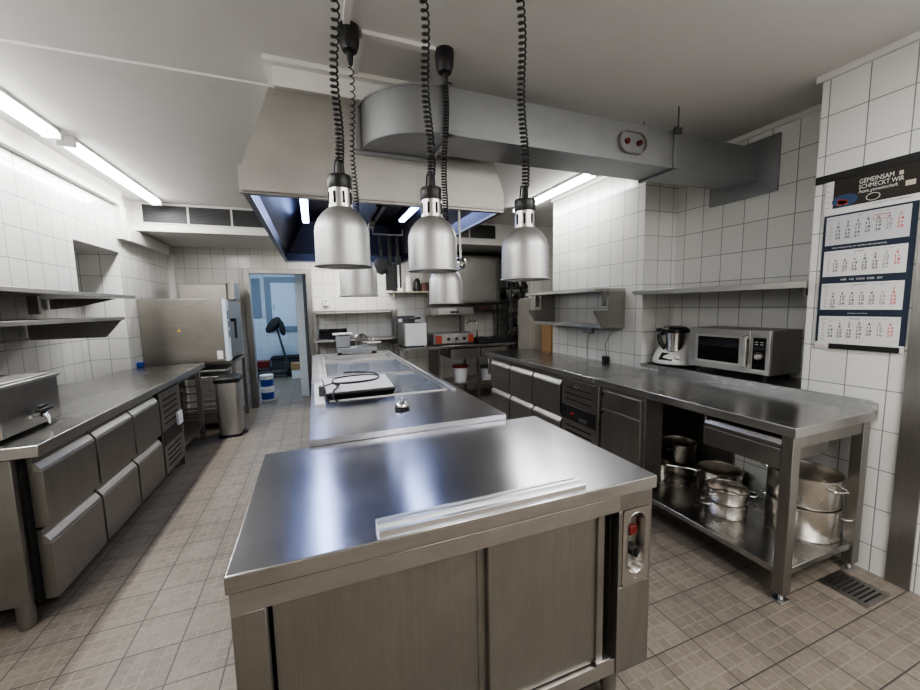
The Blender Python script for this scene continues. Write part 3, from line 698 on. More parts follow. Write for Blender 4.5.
# bain marie
bm_ = thing('bain_marie', 'stainless steel bain marie with drain tap on the left worktop', 'bain marie', (-1.68, 2.6, .9))
g = B(-1.98, -1.40, 2.38, 2.83, .915, 1.15); obj('housing', g, STX, bm_, bev=.004)
g = B(-1.99, -1.39, 2.37, 2.84, 1.15, 1.165); obj('top_rim', g, ALUB, bm_, bev=.003)
for k in range(2):
    xx = -1.96+k*.285; l_ = obj('container_lid', B(xx, xx+.265, 2.40, 2.81, 1.165, 1.175), ALUB, bm_, bev=.004)
g = G()
for xx in (-1.94, -1.45):
    for yy in (2.42, 2.79): g.cyl((xx, yy, 0), .016, .9, .918, 12)
objs('rubber_foot', g, BLK, bm_)
g = G(); yt, zt_ = 2.61, .975
g.cyl((0, yt, zt_), .009, -1.40, -1.35, 12, 0); g.tube([(-1.36, yt, zt_+.005), (-1.345, yt, zt_-.02), (-1.34, yt-.005, zt_-.05)], [.014, .013, .009], 10); g.tube([(-1.385, yt-.06, zt_), (-1.385, yt-.02, zt_)], .005, 8); g.cyl((0, yt-.065, zt_), .012, -1.39, -1.38, 10, 0)
tp = obj('drain_tap', g, CHROME, bm_, smooth=True)
g = B(-1.375, -1.345, yt-.045, yt+.05, zt_+.02, zt_+.036); g.box(-1.372, -1.35, yt-.012, yt+.012, zt_-.01, zt_+.022); g.box(-1.372, -1.352, yt-.035, yt+.02, zt_+.040, zt_+.054); obj('lever', g, BLK, tp, bev=.004, label='black tap lever')
g = G(); g.tube([(-1.398, yt+.095+.02*math.cos(a*PI/10), zt_+.02+.02*math.sin(a*PI/10)) for a in range(20)], .0015, 5, closed=True); obj('engraved_mark', g, GALV, bm_)
obj('warning_sticker', B(-1.47, -1.405, 2.376, 2.3805, .925, .965), YEL, bm_, label='yellow warning sticker')

# wall shelves left
def end_plate(x_in, x_out, z0, z1, y, s):
    g = G(); g.prism([(x_in, z1), (x_out, z1), (x_out-s*.12, z0), (x_in, z0)], 1, y, y+.008); return g
sh = thing('wall_shelf', 'upper long steel wall shelf on the left wall', 'shelf', (-1.8, 3.3, 1.63), 'left wall shelves')
g = B(-2.205, -1.60, 1.9, 4.54, 1.665, 1.672); g.box(-1.615, -1.60, 1.9, 4.54, 1.632, 1.665); g.box(-2.205, -1.60, 4.53, 4.54, 1.632, 1.665)
obj('board', B(-2.205, -1.60, 1.9, 4.54, 1.632, 1.66), STY, sh, bev=.002)
g = B(-1.92, -1.86, 3.66, 3.69, 1.50, 1.632); obj('bracket', g, STD, sh)
g = G(); g.prism([(-2.2, 1.632), (-1.72, 1.632), (-2.0, 1.56), (-2.2, 1.54)], 1, 4.48, 4.49); obj('bracket', g, STD, sh)
sh = thing('wall_shelf', 'lower long steel wall shelf with side plate on the left wall', 'shelf', (-1.8, 3.0, 1.44), 'left wall shelves')
obj('board', B(-2.205, -1.565, 1.9, 4.19, 1.437, 1.465), STY, sh, bev=.002)
g = end_plate(-2.2, -1.58, 1.29, 1.437, 4.16, 1); obj('end_plate', g, STD, sh)
obj('wall_rail', B(-2.208, -2.19, 1.9, 4.18, 1.29, 1.31), STD, sh)
g = B(-2.15, -2.10, 3.55, 3.59, 1.465, 1.632); g.box(-2.2, -2.15, 3.5, 3.66, 1.50, 1.55); obj('bracket', g, STD, sh)
o = obj('wall_socket', B(-2.209, -2.195, 3.55, 3.64, 1.12, 1.21), WHT, bev=.004); tag(o, 'small white blank cover plate on the tiles below the left shelves', 'cover plate')

# combi oven + stand
ov = thing('combi_oven', 'large stainless combi oven at the end of the left worktop', 'oven', (-1.5, 5.8, .87))
obj('housing', B(-1.848, -1.035, 5.27, 6.22, .885, 1.645), OVEN, ov, bev=.004)
d = obj('door', B(-1.035, -.99, 5.42, 6.20, .90, 1.62), ST, ov, bev=.006)
obj('control_panel', B(-1.035, -.99, 5.275, 5.412, .89, 1.64), BLUEW, ov, bev=.004)
g = B(-.991, -.98, 5.30, 5.39, 1.40, 1.50); g.box(-.991, -.98, 5.30, 5.39, 1.30, 1.37); g.box(-.991, -.98, 5.30, 5.39, 1.18, 1.26); obj('display', g, BLUEG, ov)
g = B(-.99, -.935, 5.48, 5.52, 1.36, 1.40); g.box(-.955, -.93, 5.48, 5.53, 1.15, 1.40); obj('door_handle', g, BLK, d, bev=.006)
g = G(); g.prism([(-1.50, 1.265), (-1.46, 1.265), (-1.48, 1.30)], 1, 5.2675, 5.27); obj('warning_sticker', g, YEL, ov, label='yellow triangle warning sticker')
obj('rating_label', B(-1.12, -1.06, 5.2675, 5.27, .92, 1.02), WHT, ov, label='small white label')
o = thing('condensation_hood', 'smaller steel box standing on top of the combi oven', 'oven hood', (-1.3, 5.95, 1.645))
obj('housing', B(-1.58, -1.07, 5.80, 6.2, 1.645, 1.845), OVEN, o, bev=.003); obj('front_fin', B(-1.07, -.985, 5.85, 6.2, 1.645, 1.87), ST, o, bev=.003)
obj('top_lip', B(-1.60, -1.05, 5.79, 6.2, 1.85, 1.858), ST, o)
t = thing('oven_stand', 'stainless oven stand with tray runners below the combi oven', 'stand', (-1.4, 5.85, 0))
for xx in (-1.80, -1.00):
    for yy in (5.50, 6.20): obj('leg', B(xx-.02, xx+.02, yy-.02, yy+.02, 0, .83), ST, t)
obj('top_frame', B(-1.82, -.98, 5.48, 6.22, .83, .868), ST, t, bev=.002)
g = G()
for k in range(9):
    for yy in (5.53, 6.16): g.box(-1.78, -1.02, yy-.012, yy+.012, .14+k*.075, .148+k*.075)
objs('tray_runner', g, ALUB, t)
obj('bottom_shelf', B(-1.82, -.98, 5.48, 6.22, .08, .10), ST, t)
for k, (zz, lab) in enumerate(((.80, 'uppermost shallow steel tray slid into the oven stand'), (.72, 'second shallow steel tray slid into the oven stand'))):
    o = obj('baking_tray', B(-1.70, -1.06, 5.36, 6.0, zz-.045, zz-.02), ALUB, bev=.004); tag(o, lab, 'tray', 'trays in the oven stand')
for xx in (-1.75, -1.07):
    for yy in (5.52, 6.15):
        g = G(); g.cyl((xx, yy, 0), .018, .868, .888, 10); objs('foot', g, STD, ov)
# blue sponge at the wall
o = obj('sponge', B(-1.845, -1.79, 5.08, 5.145, .901, .955), BLU, bev=.008); tag(o, 'small dark blue sponge at the back of the left worktop by the oven', 'sponge')
# pedal bin
bn = thing('pedal_bin', 'tall stainless pedal bin with black lid standing by the oven stand', 'bin', (-1.015, 5.2, 0))
def rr(x0, x1, y0, y1, z, r=.05, n=6):
    P = []
    for cx, cy, a0 in ((x1-r, y1-r, 0), (x0+r, y1-r, PI/2), (x0+r, y0+r, PI), (x1-r, y0+r, 1.5*PI)):
        P += [(cx+r*math.cos(a0+PI/2*i/n), cy+r*math.sin(a0+PI/2*i/n), z) for i in range(n+1)]
    return P
g = G().loft([rr(-1.13, -.90, 5.06, 5.36, .03), rr(-1.14, -.89, 5.05, 5.37, .655)]); obj('body', g, BRUSHV, bn, smooth=True)
g = G().loft([rr(-1.145, -.885, 5.045, 5.375, .655), rr(-1.15, -.88, 5.04, 5.38, .68), rr(-1.15, -.88, 5.04, 5.38, .70), rr(-1.11, -.92, 5.08, 5.34, .725)]); obj('lid', g, BLK, bn, smooth=True)
g = G().loft([rr(-1.14, -.89, 5.05, 5.37, 0), rr(-1.14, -.89, 5.05, 5.37, .03)]); obj('base_ring', g, BLK, bn, smooth=True)
obj('pedal', B(-.89, -.845, 5.17, 5.24, .015, .03), BLK, bn, bev=.004)

# ------------------------------------------------------------------ right run
rc = thing('refrigerated_counter', 'stainless refrigerated counter with drawers and black control strip along the right wall', 'refrigerated counter', (2.4, 3.4, 0))
obj('body', B(2.165, 2.765, 2.42, 4.43, .13, .84), STD, rc, bev=.003)
obj('gap_shade', B(2.155, 2.166, 2.42, 4.42, .10, .845), GAP, rc)  # shade between the drawers, painted as a black sheet
ys = [2.905, 3.40, 3.90, 4.415]
for k in range(3):
    drawer(rc, 2.10, ys[k]+.011, ys[k+1]-.011, .47, .79, -1)
    drawer(rc, 2.10, ys[k]+.011, ys[k+1]-.011, .095, .43, -1)
grille(rc, 2.10, 2.42, 2.885, .09, .83, -1, .46, .59, True)
obj('end_handle', B(2.085, 2.12, 4.43, 4.46, .60, .80), ALUB, rc, bev=.004)
for xx in (2.2, 2.7):
    for yy in (2.5, 4.35):
        g = G(); g.cyl((xx, yy, 0), .03, 0, .13, 16); obj('leg', g, STD, rc, smooth=True)
o = fold(obj('worktop', B(2.06, 2.765, 2.412, 4.49, .85, .9), TOPL, bev=.003), STY); tag(o, 'stainless worktop on the refrigerated counter below the right wall shelf', 'worktop')
# work table
wt = thing('work_table', 'stainless work table with pots on its undershelf, drawer and cupboard, below the microwave', 'table', (2.4, 1.7, 0))
fold(obj('worktop', B(2.06, 2.765, 1.04, 2.408, .85, .9), TOPL, wt, bev=.003), STY)
g = G(); g.prism([(1.04, .88), (2.408, .88), (2.408, .95), (1.07, .95), (1.04, .94)], 0, 2.745, 2.765); obj('upstand', g, TOPL, wt, bev=.002)
for xx, yy in ((2.10, 1.075), (2.70, 1.075)):
    lg = obj('leg', B(xx-.03, xx+.03, yy-.025, yy+.025, .045, .85), ST, wt, bev=.003)
    g = G(); g.cyl((xx, yy, 0), .012, .01, .05, 10); g.box(xx-.034, xx+.034, yy-.026, yy+.026, 0, .008); obj('adjustable_foot', g, ALUB, lg, bev=.002)
for xx in (2.10, 2.70): obj('leg', B(xx-.02, xx+.02, 2.37, 2.405, .0, .85), ST, wt, bev=.003)
obj('side_apron', B(2.13, 2.67, 1.06, 1.075, .785, .85), ST, wt)
obj('undershelf', B(2.075, 2.74, 1.06, 2.40, .135, .17), TOPL, wt, bev=.003)
dr = obj('drawer', B(2.075, 2.09, 1.105, 1.49, .675, .775), ST, wt, bev=.002)
g = G(); g.prism([(2.075, .778), (2.075, .80), (2.085, .815), (2.10, .815), (2.10, .778)], 1, 1.105, 1.49); obj('grip_edge', g, STX, dr)
obj('drawer_box', B(2.095, 2.5, 1.115, 1.48, .69, .82), STD, dr)
obj('hanging_frame', B(2.085, 2.6, 1.485, 1.50, .67, .85), STD, wt)
obj('cupboard', B(2.10, 2.26, 1.93, 2.365, .20, .85), STD, wt, bev=.002)
d = obj('cupboard_drawer', B(2.078, 2.10, 1.955, 2.335, .685, .815), ST, wt, bev=.003)
g = G(); g.cyl((0, 2.322, .79), .009, 2.068, 2.08, 10, 0); obj('lock', g, GAP, d)
d = obj('cupboard_door', B(2.078, 2.10, 1.955, 2.335, .21, .675), ST, wt, bev=.003)
g = G(); g.cyl((0, 2.322, .645), .01, 2.066, 2.08, 10, 0); obj('lock', g, GAP, d)
obj('back_panel', B(2.742, 2.762, 1.75, 2.40, .175, .85), STD, wt)
# niche ledge and shelf
struct('trim_9', B(2.766, 3.15, 1.392, 2.618, .915, .945), STY)
o = thing('wall_shelf', 'long steel shelf across the niche above the microwave', 'shelf', (2.9, 1.98, 1.565))
obj('board', B(2.64, 3.145, 1.395, 2.615, 1.57, 1.60), STY, o, bev=.002); obj('front_lip', B(2.625, 2.645, 1.33, 2.58, 1.562, 1.602), STY, o, bev=.002)
obj('bracket', B(2.78, 3.145, 1.405, 1.42, 1.52, 1.57), STD, o)

# microwave
mw = thing('microwave', 'stainless steel commercial microwave with dial in the tiled niche', 'microwave', (3.0, 1.9, .945))
MX = 2.80; a, b, z0, z1 = 1.59, 2.17, .988, 1.292
obj('housing', B(MX+.018, 3.13, a, b, z0, z1), ST, mw, bev=.004)
g = B(MX, MX+.018, 1.715, b, z0+.003, z1); dd = obj('door', g, STY, mw, bev=.003)
g = B(MX-.003, MX, 1.762, 2.115, z0+.045, z1-.045); obj('window_surround', g, ALUB, dd, bev=.001)
obj('window_glass', B(MX-.005, MX-.002, 1.785, 2.09, z0+.062, z1-.062), GLASSK, dd)
g = G(); g.prism([(MX-.034, z0+.05), (MX-.022, z0+.04), (MX, z0+.04), (MX, z0+.06), (MX-.018, z0+.065), (MX-.018, z1-.065), (MX, z1-.06), (MX, z1-.04), (MX-.022, z1-.04), (MX-.034, z1-.05)], 1, 1.722, 1.754); obj('door_handle', g, ALUB, dd, bev=.003)
cp = obj('control_panel', B(MX, MX+.018, a, 1.711, z0+.003, z1), STY, mw, bev=.003)
obj('control_glass', B(MX-.003, MX, 1.615, 1.694, z0+.038, z1-.05), GLASSK, cp)
zk = z0+.125; yk = 1.655
g = G(); g.lathe([(.001, MX-.026), (.015, MX-.026), (.019, MX-.02), (.021, MX-.003)], (0, yk, zk), 24, 0); obj('dial_knob', g, ALUB, cp, smooth=True)
g = G()
for yy, zz in ((yk+.016, z1-.08), (yk-.016, z1-.08), (yk+.016, z1-.095), (yk-.016, z1-.095)): g.box(MX-.004, MX-.003, yy-.009, yy+.009, zz-.0015, zz+.0015)
for k in range(7):
    q = PI*(.1+k*.8/6); g.box(MX-.004, MX-.003, yk+.029*math.cos(q)-.0015, yk+.029*math.cos(q)+.0015, zk+.029*math.sin(q)-.0015, zk+.029*math.sin(q)+.0015)
obj('panel_marks', g, INKW, cp)
for xx in (MX+.05, 3.09):
    for yy in (a+.05, b-.05):
        g = G(); g.cyl((xx, yy, 0), .016, .945, .99, 10); obj('foot', g, BLK, mw)

# food processor
fp = thing('food_processor', 'white cooking mixer with steel bowl and black lid beside the microwave', 'food processor', (2.93, 2.41, .945))
# body: lofted along height, front face slopes; local front towards -x/-y
M = Matrix.Translation((2.945, 2.405, .945)) @ Matrix.Rotation(math.radians(22), 4, 'Z')
def egg(w, d0, d1, z, n=28, p=2.6, th=0.):
    out = []
    for i in range(n):
        q = 2*PI*i/n; c, s = math.cos(q), math.sin(q)
        yy = w*math.copysign(abs(c)**(2/p), c); xx = (d1 if s > 0 else d0)*math.copysign(abs(s)**(2/p), s)
        out.append(tuple(M @ Vector((xx, yy, z))))
    return out
g = G(); g.loft([egg(.145, .145, .11, .012), egg(.172, .165, .12, .022), egg(.178, .168, .12, .045), egg(.170, .15, .12, .08), egg(.155, .115, .12, .12), egg(.14, .08, .115, .16), egg(.128, .05, .11, .20), egg(.118, .03, .105, .25), egg(.11, .01, .095, .275)])
obj('body', g, WHT, fp, smooth=True)
def onb(u, h, o=0.):      # point on the sloping front: u sideways, h height
    tt = (h-.045)/(.16-.045); return M @ Vector((-.168+.088*tt-o*.7, u, h+o*.7))
g = G(); g.loft([[onb(.085, .058, -.004), onb(-.02, .052, -.004), onb(-.012, .108, -.004), onb(.075, .114, -.004)], [onb(.085, .058, .004), onb(-.02, .052, .004), onb(-.012, .108, .004), onb(.075, .114, .004)]])
obj('screen', g, GLASSK, fp)
g = G(); g.tube([onb(-.06, .078, -.01), onb(-.06, .078, .020)], .019, 18); obj('dial', g, WHT, fp, smooth=True)
c0 = M @ Vector((-.045, 0, 0))
g = G(); g.lathe([(.001, .12), (.066, .12), (.078, .15), (.090, .30), (.094, .305), (.087, .305), (.001, .30)], tuple(c0), 32); bw = obj('bowl', g, POT, fp, smooth=True)
g = G(); g.lathe([(.098, .288), (.104, .298), (.104, .318), (.088, .336), (.05, .343), (.001, .343)], tuple(c0), 32)
for sd in (-1, 1):
    q = M @ Vector((-.045, sd*.115, 0)); g.box(q.x-.022, q.x+.022, q.y-.028, q.y+.028, .945+.292, .945+.322)
obj('lid', g, BLK, fp, smooth=True)
g = G(); g.tube([M @ Vector(p) for p in ((-.07, .085, .295), (-.115, .10, .26), (-.125, .085, .20), (-.105, .055, .15))], .020, 10); obj('bowl_handle', g, BLK, bw, smooth=True)
g = G()
for s in (-.1, .1): g.cyl((2.935, 2.42+s, 0), .015, .9455, .96, 10)
objs('foot', g, BLK, fp)

# shelf on the right wall
ws = thing('wall_shelf', 'two-tier steel wall shelf on the right wall above the refrigerated counter', 'shelf', (2.6, 3.4, 1.25))
obj('upper_board', B(2.41, 2.768, 2.825, 4.05, 1.605, 1.635), STY, ws, bev=.002)
obj('lower_board', B(2.50, 2.768, 2.83, 3.97, 1.262, 1.285), STY, ws, bev=.002)
obj('front_rail', B(2.485, 2.505, 2.83, 3.97, 1.262, 1.30), STY, ws, bev=.002)
for yy in (2.825, 3.965):
    g = G(); g.prism([(2.395, 1.43), (2.575, 1.43), (2.575, 1.605), (2.768, 1.605), (2.768, 1.262), (2.50, 1.262)], 1, yy, yy+.006); ep = obj('end_plate', g, ST, ws)
    obj('slot', B(2.51, 2.56, yy+.01, yy+.03, 1.47, 1.605), STD, ep)
# sockets with hanging cables
for (yy, zz, lab, mt) in ((3.04, .905, 'black plug box with thin cable on the right worktop against the tiles', BLK), (3.33, 1.19, 'grey socket box with brown cable under the right wall shelf', GALV)):
    t = thing('power_socket', lab, 'socket', (2.75, yy, .9))
    if mt is BLK: obj('box', B(2.72, 2.768, yy-.03, yy+.03, .902, .96), BLK, t, bev=.004); pth = [(2.755, yy, .955), (2.755, yy+.02, 1.08), (2.757, yy-.03, 1.17), (2.757, yy-.09, 1.24)]
    else: obj('box', B(2.73, 2.768, yy-.08, yy+.05, 1.18, 1.258), GALV, t, bev=.004); pth = [(2.757, yy-.02, 1.18), (2.757, yy+.005, 1.05), (2.757, yy, .905)]
    g = G(); g.tube(pth, .004, 6); obj('cable', g, INKG, t, smooth=True)

# pots on the undershelf
def pot(x, y, z, r, h, label, handles=(0, PI), lid=None, long_handle=None, name='cooking_pot', cat='pot', tilt=0):
    t = thing(name, label, cat, (x, y, z))
    g = G(); g.lathe([(.001, z+.001), (r*.96, z+.001), (r, z+.01), (r, z+h-.004), (r+.004, z+h), (r-.002, z+h), (r-.004, z+h-.006), (r-.004, z+.012), (r*.9, z+.006), (.001, z+.006)], (x, y, 0), 40)
    obj('body', g, POT, t, smooth=True)
    for a in handles:
        u = Vector((math.cos(a), math.sin(a), 0)); w = Vector((-u.y, u.x, 0)); c = Vector((x, y, z+h*.78))
        hw = min(.045, r*.34)
        g = G(); g.tube([c+u*(r-.002)-w*hw, c+u*(r+.02)-w*hw, c+u*(r+.038)-w*hw*.7, c+u*(r+.042), c+u*(r+.038)+w*hw*.7, c+u*(r+.02)+w*hw, c+u*(r-.002)+w*hw], .0045, 7)
        obj('handle', g, CHROME, t, smooth=True)
    if long_handle is not None:
        u = Vector((math.cos(long_handle), math.sin(long_handle), 0)); c = Vector((x, y, z+h*.8))
        g = G(); g.tube([c+u*(r-.002), c+u*(r+.05)+Vector((0, 0, .01)), c+u*(r+.20)+Vector((0, 0, .02))], .007, 8); obj('long_handle', g, CHROME, t, smooth=True)
    return t
G_P = 'pots on the undershelf of the work table'
zz = .17
e1 = .001
for args, kw in (
    ((2.582, 1.25, zz, .165, .183, 'wide steel pot at the bottom of the stack near the wall leg'), dict(handles=(-PI/2+.35, PI/2))),
    ((2.582, 1.25, zz+.184, .165, .17, 'wide steel pot on top of the stack near the wall leg'), dict(handles=(-PI/2-.25, PI/2))),
    ((2.36, 1.53, zz, .112, .085, 'low steel pot at the front edge of the undershelf, bottom of its pair'), dict(handles=(PI-.5, -.6))),
    ((2.36, 1.53, zz+.086, .112, .08, 'low steel pot stacked in the front pair on the undershelf'), dict(handles=(PI-.2, -.9))),
    ((2.575, 1.725, zz, .132, .17, 'wide dark steel saucepan behind the front pair of pots'), dict(handles=(), long_handle=PI/2+.9)),
    ((2.62, 2.08, zz, .135, .09, 'low steel pan under the stacked pot beside the cupboard'), dict(handles=(), long_handle=PI-.25)),
    ((2.62, 2.08, zz+.092, .12, .15, 'steel pot stacked at the far end beside the cupboard'), dict(handles=(PI, 0))),
    ((2.40, 2.05, zz, .065, .12, 'small round steel pot left of the stacked pots'), dict(handles=(-PI/2,)))):
    pass
    t = pot(*args, **kw); t['group'] = G_P
# the far-end cupboard of the work table leaves room for these pots: handled by its depth (see below)

# floor drain
fd = thing('floor_drain', 'rectangular steel floor drain grate beside the work table foot', 'drain', (2.53, .985, 0))
g = B(2.44, 2.63, .88, 1.09, .0, .004); fr = obj('frame', B(2.425, 2.635, .885, 1.085, .0005, .004), STD, fd)
g = G()
for k in range(8): g.box(2.455+.0, 2.605, .905+k*.0205, .913+k*.0205, .004, .0055)
M = None
obj('slot', g, GAP, fd, label='dark grate slots')

# ------------------------------------------------------------------ calendar
cal = thing('wall_calendar', 'four-month wall calendar with dark food photo header on the right wall', 'calendar', (2.768, 1.15, 1.22))
XW = 2.7655
xd, yd = (0, -1, 0), (0, 0, 1)
obj('backing_card', B(XW-.002, XW+.003, .968, 1.335, 1.215, 2.165), NAVY, cal)
obj('hanging_bar', B(XW-.006, XW+.003, .935, 1.388, 2.152, 2.195), BLK, cal, bev=.002)
obj('bottom_bar', B(XW-.006, XW-.0021, .985, 1.27, 1.213, 1.242), BLK, cal, bev=.002)
hp = obj('header_sheet', B(XW-.0035, XW-.002, .966, 1.338, 1.965, 2.152), PAPER, cal)
ph = obj('header_photo', B(XW-.0045, XW-.0035, .966, 1.30, 2.0, 2.152), FOOD, hp)
g = G(); xt = XW-.005
g.text('GEMEINSAM', .034, (xt, 1.195, 2.105), xd, yd, sx=.72); g.text('SCHMECKT WIR', .032, (xt, 1.195, 2.077), xd, yd, sx=.72); g.text('Feste gemeinschaft.', .024, (xt, 1.195, 2.055), xd, yd, sx=.8, shear=.3)
g.tube([(xt, 1.135+.026*math.cos(k*PI/12), 2.026+.018*math.sin(k*PI/12)) for k in range(24)], .0016, 5, closed=True)
obj('header_lettering', g, INKW, ph, fix=False)
g = B(xt, xt+.0004, .985, 1.02, 2.045, 2.07); g.box(xt, xt+.0004, 1.03, 1.045, 2.105, 2.125); objs('small_badge', g, WOODW, ph)
g = G(); g.prism([(1.20+.055*math.cos(k*PI/8)+.05, 2.035+.033*math.sin(k*PI/8)) for k in range(16)], 0, xt, xt+.0004); obj('blue_bowl_print', g, plain('blue_print', (.03, .07, .16), .5), ph)
g = G()
for k in range(7): g.prism([(1.27+.012*math.cos(q*PI/3)-.012*(k % 3), 2.02+.01*math.sin(q*PI/3)+.009*(k//3)) for q in range(6)], 0, xt-.0004, xt)
obj('orange_food_print', g, ORG, ph)
g = G(); g.text('SCHMECKT', .011, (XW-.0037, 1.135, 1.985), xd, yd); g.text('Partner Food', .011, (XW-.0037, 1.07, 1.985), xd, yd); obj('strap_line', g, BLU, hp, fix=False)
obj('red_lettering', G().text('wir liefern', .013, (XW-.0037, 1.04-.0, 1.985), xd, yd), INKR, hp, fix=False)
for k, w in enumerate(('Fax', 'Tel', 'Ort', 'Mail', 'Web')): obj('red_lettering', G().text(w, .011, (XW-.0037, 1.334, 2.125-k*.03), xd, yd), INKR, hp, fix=False)
months = [('Juli', 2024, 0, 31, 27, 1.797, 1.955), ('August', 2024, 3, 31, 31, 1.622, 1.765), ('September', 2024, 6, 30, 35, 1.435, 1.583), ('Oktober', 2024, 1, 31, 40, 1.250, 1.398)]
for k, (nm, yr, first, nd, wk, z0, z1) in enumerate(months):
    gt, gd = G(), G(); s = obj('month_sheet', B(XW-.0035, XW-.002, .990, 1.322, z0, z1), PAPER if k else PAPERG, cal)
    gb, gr, gg = G(), G(), G(); xt = XW-.0038
    colw = .0405; y_of = lambda c: 1.268 - c*colw
    gt.text(nm, .0135, (xt, 1.19, z1-.016), xd, yd); gt2 = G().text('2024', .0125, (xt, 1.315, z1-.02), xd, yd)
    gt3 = G().text('July   juillet   luglio   lipiec', .009, (xt, 1.13, z1-.014), xd, yd)
    for c, dn in enumerate('Mo Di Mi Do Fr Sa So'.split()): gd.text(dn, .008, (xt, y_of(c), z1-.028), xd, yd, 'CENTER')
    rh = (z1-z0-.036)/6.1
    row = 0; c = first
    for r in range(6): gg.text(str(wk+r), .013, (xt, 1.30, z1-.030-rh*(r+.85)), xd, yd, 'CENTER')
    for d in range(1, nd+1):
        tgt = gr if c == 6 else (gg if c == 5 else gb)
        tgt.text(str(d), .0185, (xt, y_of(c), z1-.030-rh*(row+.88)), xd, yd, 'CENTER', sx=1.3, bold=.018)
        c += 1
        if c == 7: c = 0; row += 1
    obj('month_name', gt, INK, s, fix=False); obj('year_number', gt2, INKG, s, fix=False); obj('month_translations', gt3, INKG, s, fix=False); obj('weekday_names', gd, INKG, s, fix=False)
    obj('day_numbers', gb, INK, s, fix=False); obj('sunday_numbers', gr, INKR, s, fix=False, label='red Sunday numbers'); obj('week_numbers', gg, INKG, s, fix=False)
g = G(); ya, yb, za_, zb_ = 1.125, 1.065, 1.905, 1.928; g.tube([(XW-.005, ya, za_), (XW-.005, yb, za_), (XW-.005, yb, zb_), (XW-.005, ya, zb_)], .0012, 4, closed=True); obj('date_marker', g, INKR, cal, label='red date frame')
for tx, sz, yy, zz_ in (('IHRE SPEZIALISTEN IM GASTRO-GROSSHANDEL', .0105, 1.29, 1.777), ('IHR  +G  VON  DER  GV', .016, 1.24, 1.597), ('www.gastro-service.de', .009, 1.20, 1.413)):
    obj('card_lettering', G().text(tx, sz, (XW-.0024, yy, zz_), xd, yd), INKW, cal, fix=False)
g = G(); g.text('FOOD', .013, (XW-.0024, 1.325, 1.222), xd, yd); obj('footer_lettering', g, INKR, cal, fix=False)
obj('footer_sheet', B(XW-.0023, XW-.0019, .968, 1.335, 1.215, 1.25), PAPER, cal)

# ------------------------------------------------------------------ back area
# shelf frame on the back wall behind the island
sf = thing('shelf_rack', 'two-tier steel shelf rack against the back wall behind the cooking island', 'shelf rack', (.62, 6.3, 0))
for xx in (.0, 1.24):
    for yy in (6.12, 6.44): obj('leg', B(xx-.018, xx+.018, yy-.018, yy+.018, 0, 1.44), ST, sf)
obj('top_shelf', B(-.03, 1.27, 6.09, 6.47, 1.44, 1.465), STX, sf, bev=.002)
obj('middle_shelf', B(-.03, 1.27, 6.09, 6.47, .985, 1.015), STX, sf, bev=.002)
obj('lower_shelf', B(-.03, 1.27, 6.09, 6.47, .60, .62), STX, sf, bev=.002)
o = thing('kitchen_monitor', 'black flat monitor standing on the middle shelf behind the island', 'monitor', (.25, 6.2, 1.015))
obj('screen', B(.05, .46, 6.18, 6.21, 1.03, 1.185), GLASSK, o, bev=.003); obj('foot', B(.17, .34, 6.14, 6.26, 1.015, 1.03), BLK, o, bev=.002)
o = obj('red_clip', B(.52, .60, 6.12, 6.18, 1.015, 1.035), RED, bev=.004); tag(o, 'small red clip lying on the middle shelf right of the monitor', 'clip')
t = thing('hygiene_dispenser', 'small white wall dispenser with green dot beside the doorway', 'dispenser', (.18, 6.48, 1.55))
obj('housing', B(.14, .22, 6.46, 6.499, 1.54, 1.65), WHT, t, bev=.004)
g = G(); g.lathe([(.001, 6.456), (.014, 6.456), (.014, 6.46)], (.18, 0, 1.615), 12, 1); obj('green_dot', g, plain('dark_green', (.01, .08, .04), .5), t)
# wall shelf with bottles
o = thing('wall_shelf', 'cream wall shelf with white bottles on the back wall under the hood edge', 'shelf', (1.6, 6.35, 1.73))
obj('board', B(1.18, 2.02, 6.22, 6.498, 1.735, 1.757), WOODW, o, bev=.002); obj('bracket', B(1.26, 1.28, 6.3, 6.498, 1.66, 1.735), WOODW, o); obj('bracket', B(1.9, 1.92, 6.3, 6.498, 1.66, 1.735), WOODW, o)
def jar(x, w, h, mat, label, name, cap=None):
    t = thing(name, label, name.split('_')[-1], (x, 6.34, 1.757)); z = 1.757
    g = G(); g.lathe([(.001, z+.001), (w, z+.001), (w, z+h*.82), (w*.75, z+h*.9), (w*.6, z+h*.92)], (x, 6.34, 0), 20, cap=False); obj('body', g, mat, t, smooth=True)
    g = G(); g.lathe([(w*.65, z+h*.9), (w*.65, z+h), (.001, z+h)], (x, 6.34, 0), 16); obj('cap', g, cap or mat, t, smooth=True)
jar(1.27, .04, .24, GREYD, 'dark grey bottle at the left end of the cream wall shelf', 'kitchen_bottle')
jar(1.38, .055, .26, WHT, 'white bottle on the cream wall shelf, left of the widest one', 'kitchen_bottle')
jar(1.52, .065, .27, WHT, 'widest white bottle in the middle of the cream wall shelf', 'kitchen_bottle')
jar(1.66, .05, .22, BLK, 'black jar on the cream wall shelf', 'storage_jar')
jar(1.80, .08, .15, RUST, 'brown lidded jar at the right end of the cream wall shelf', 'storage_jar')
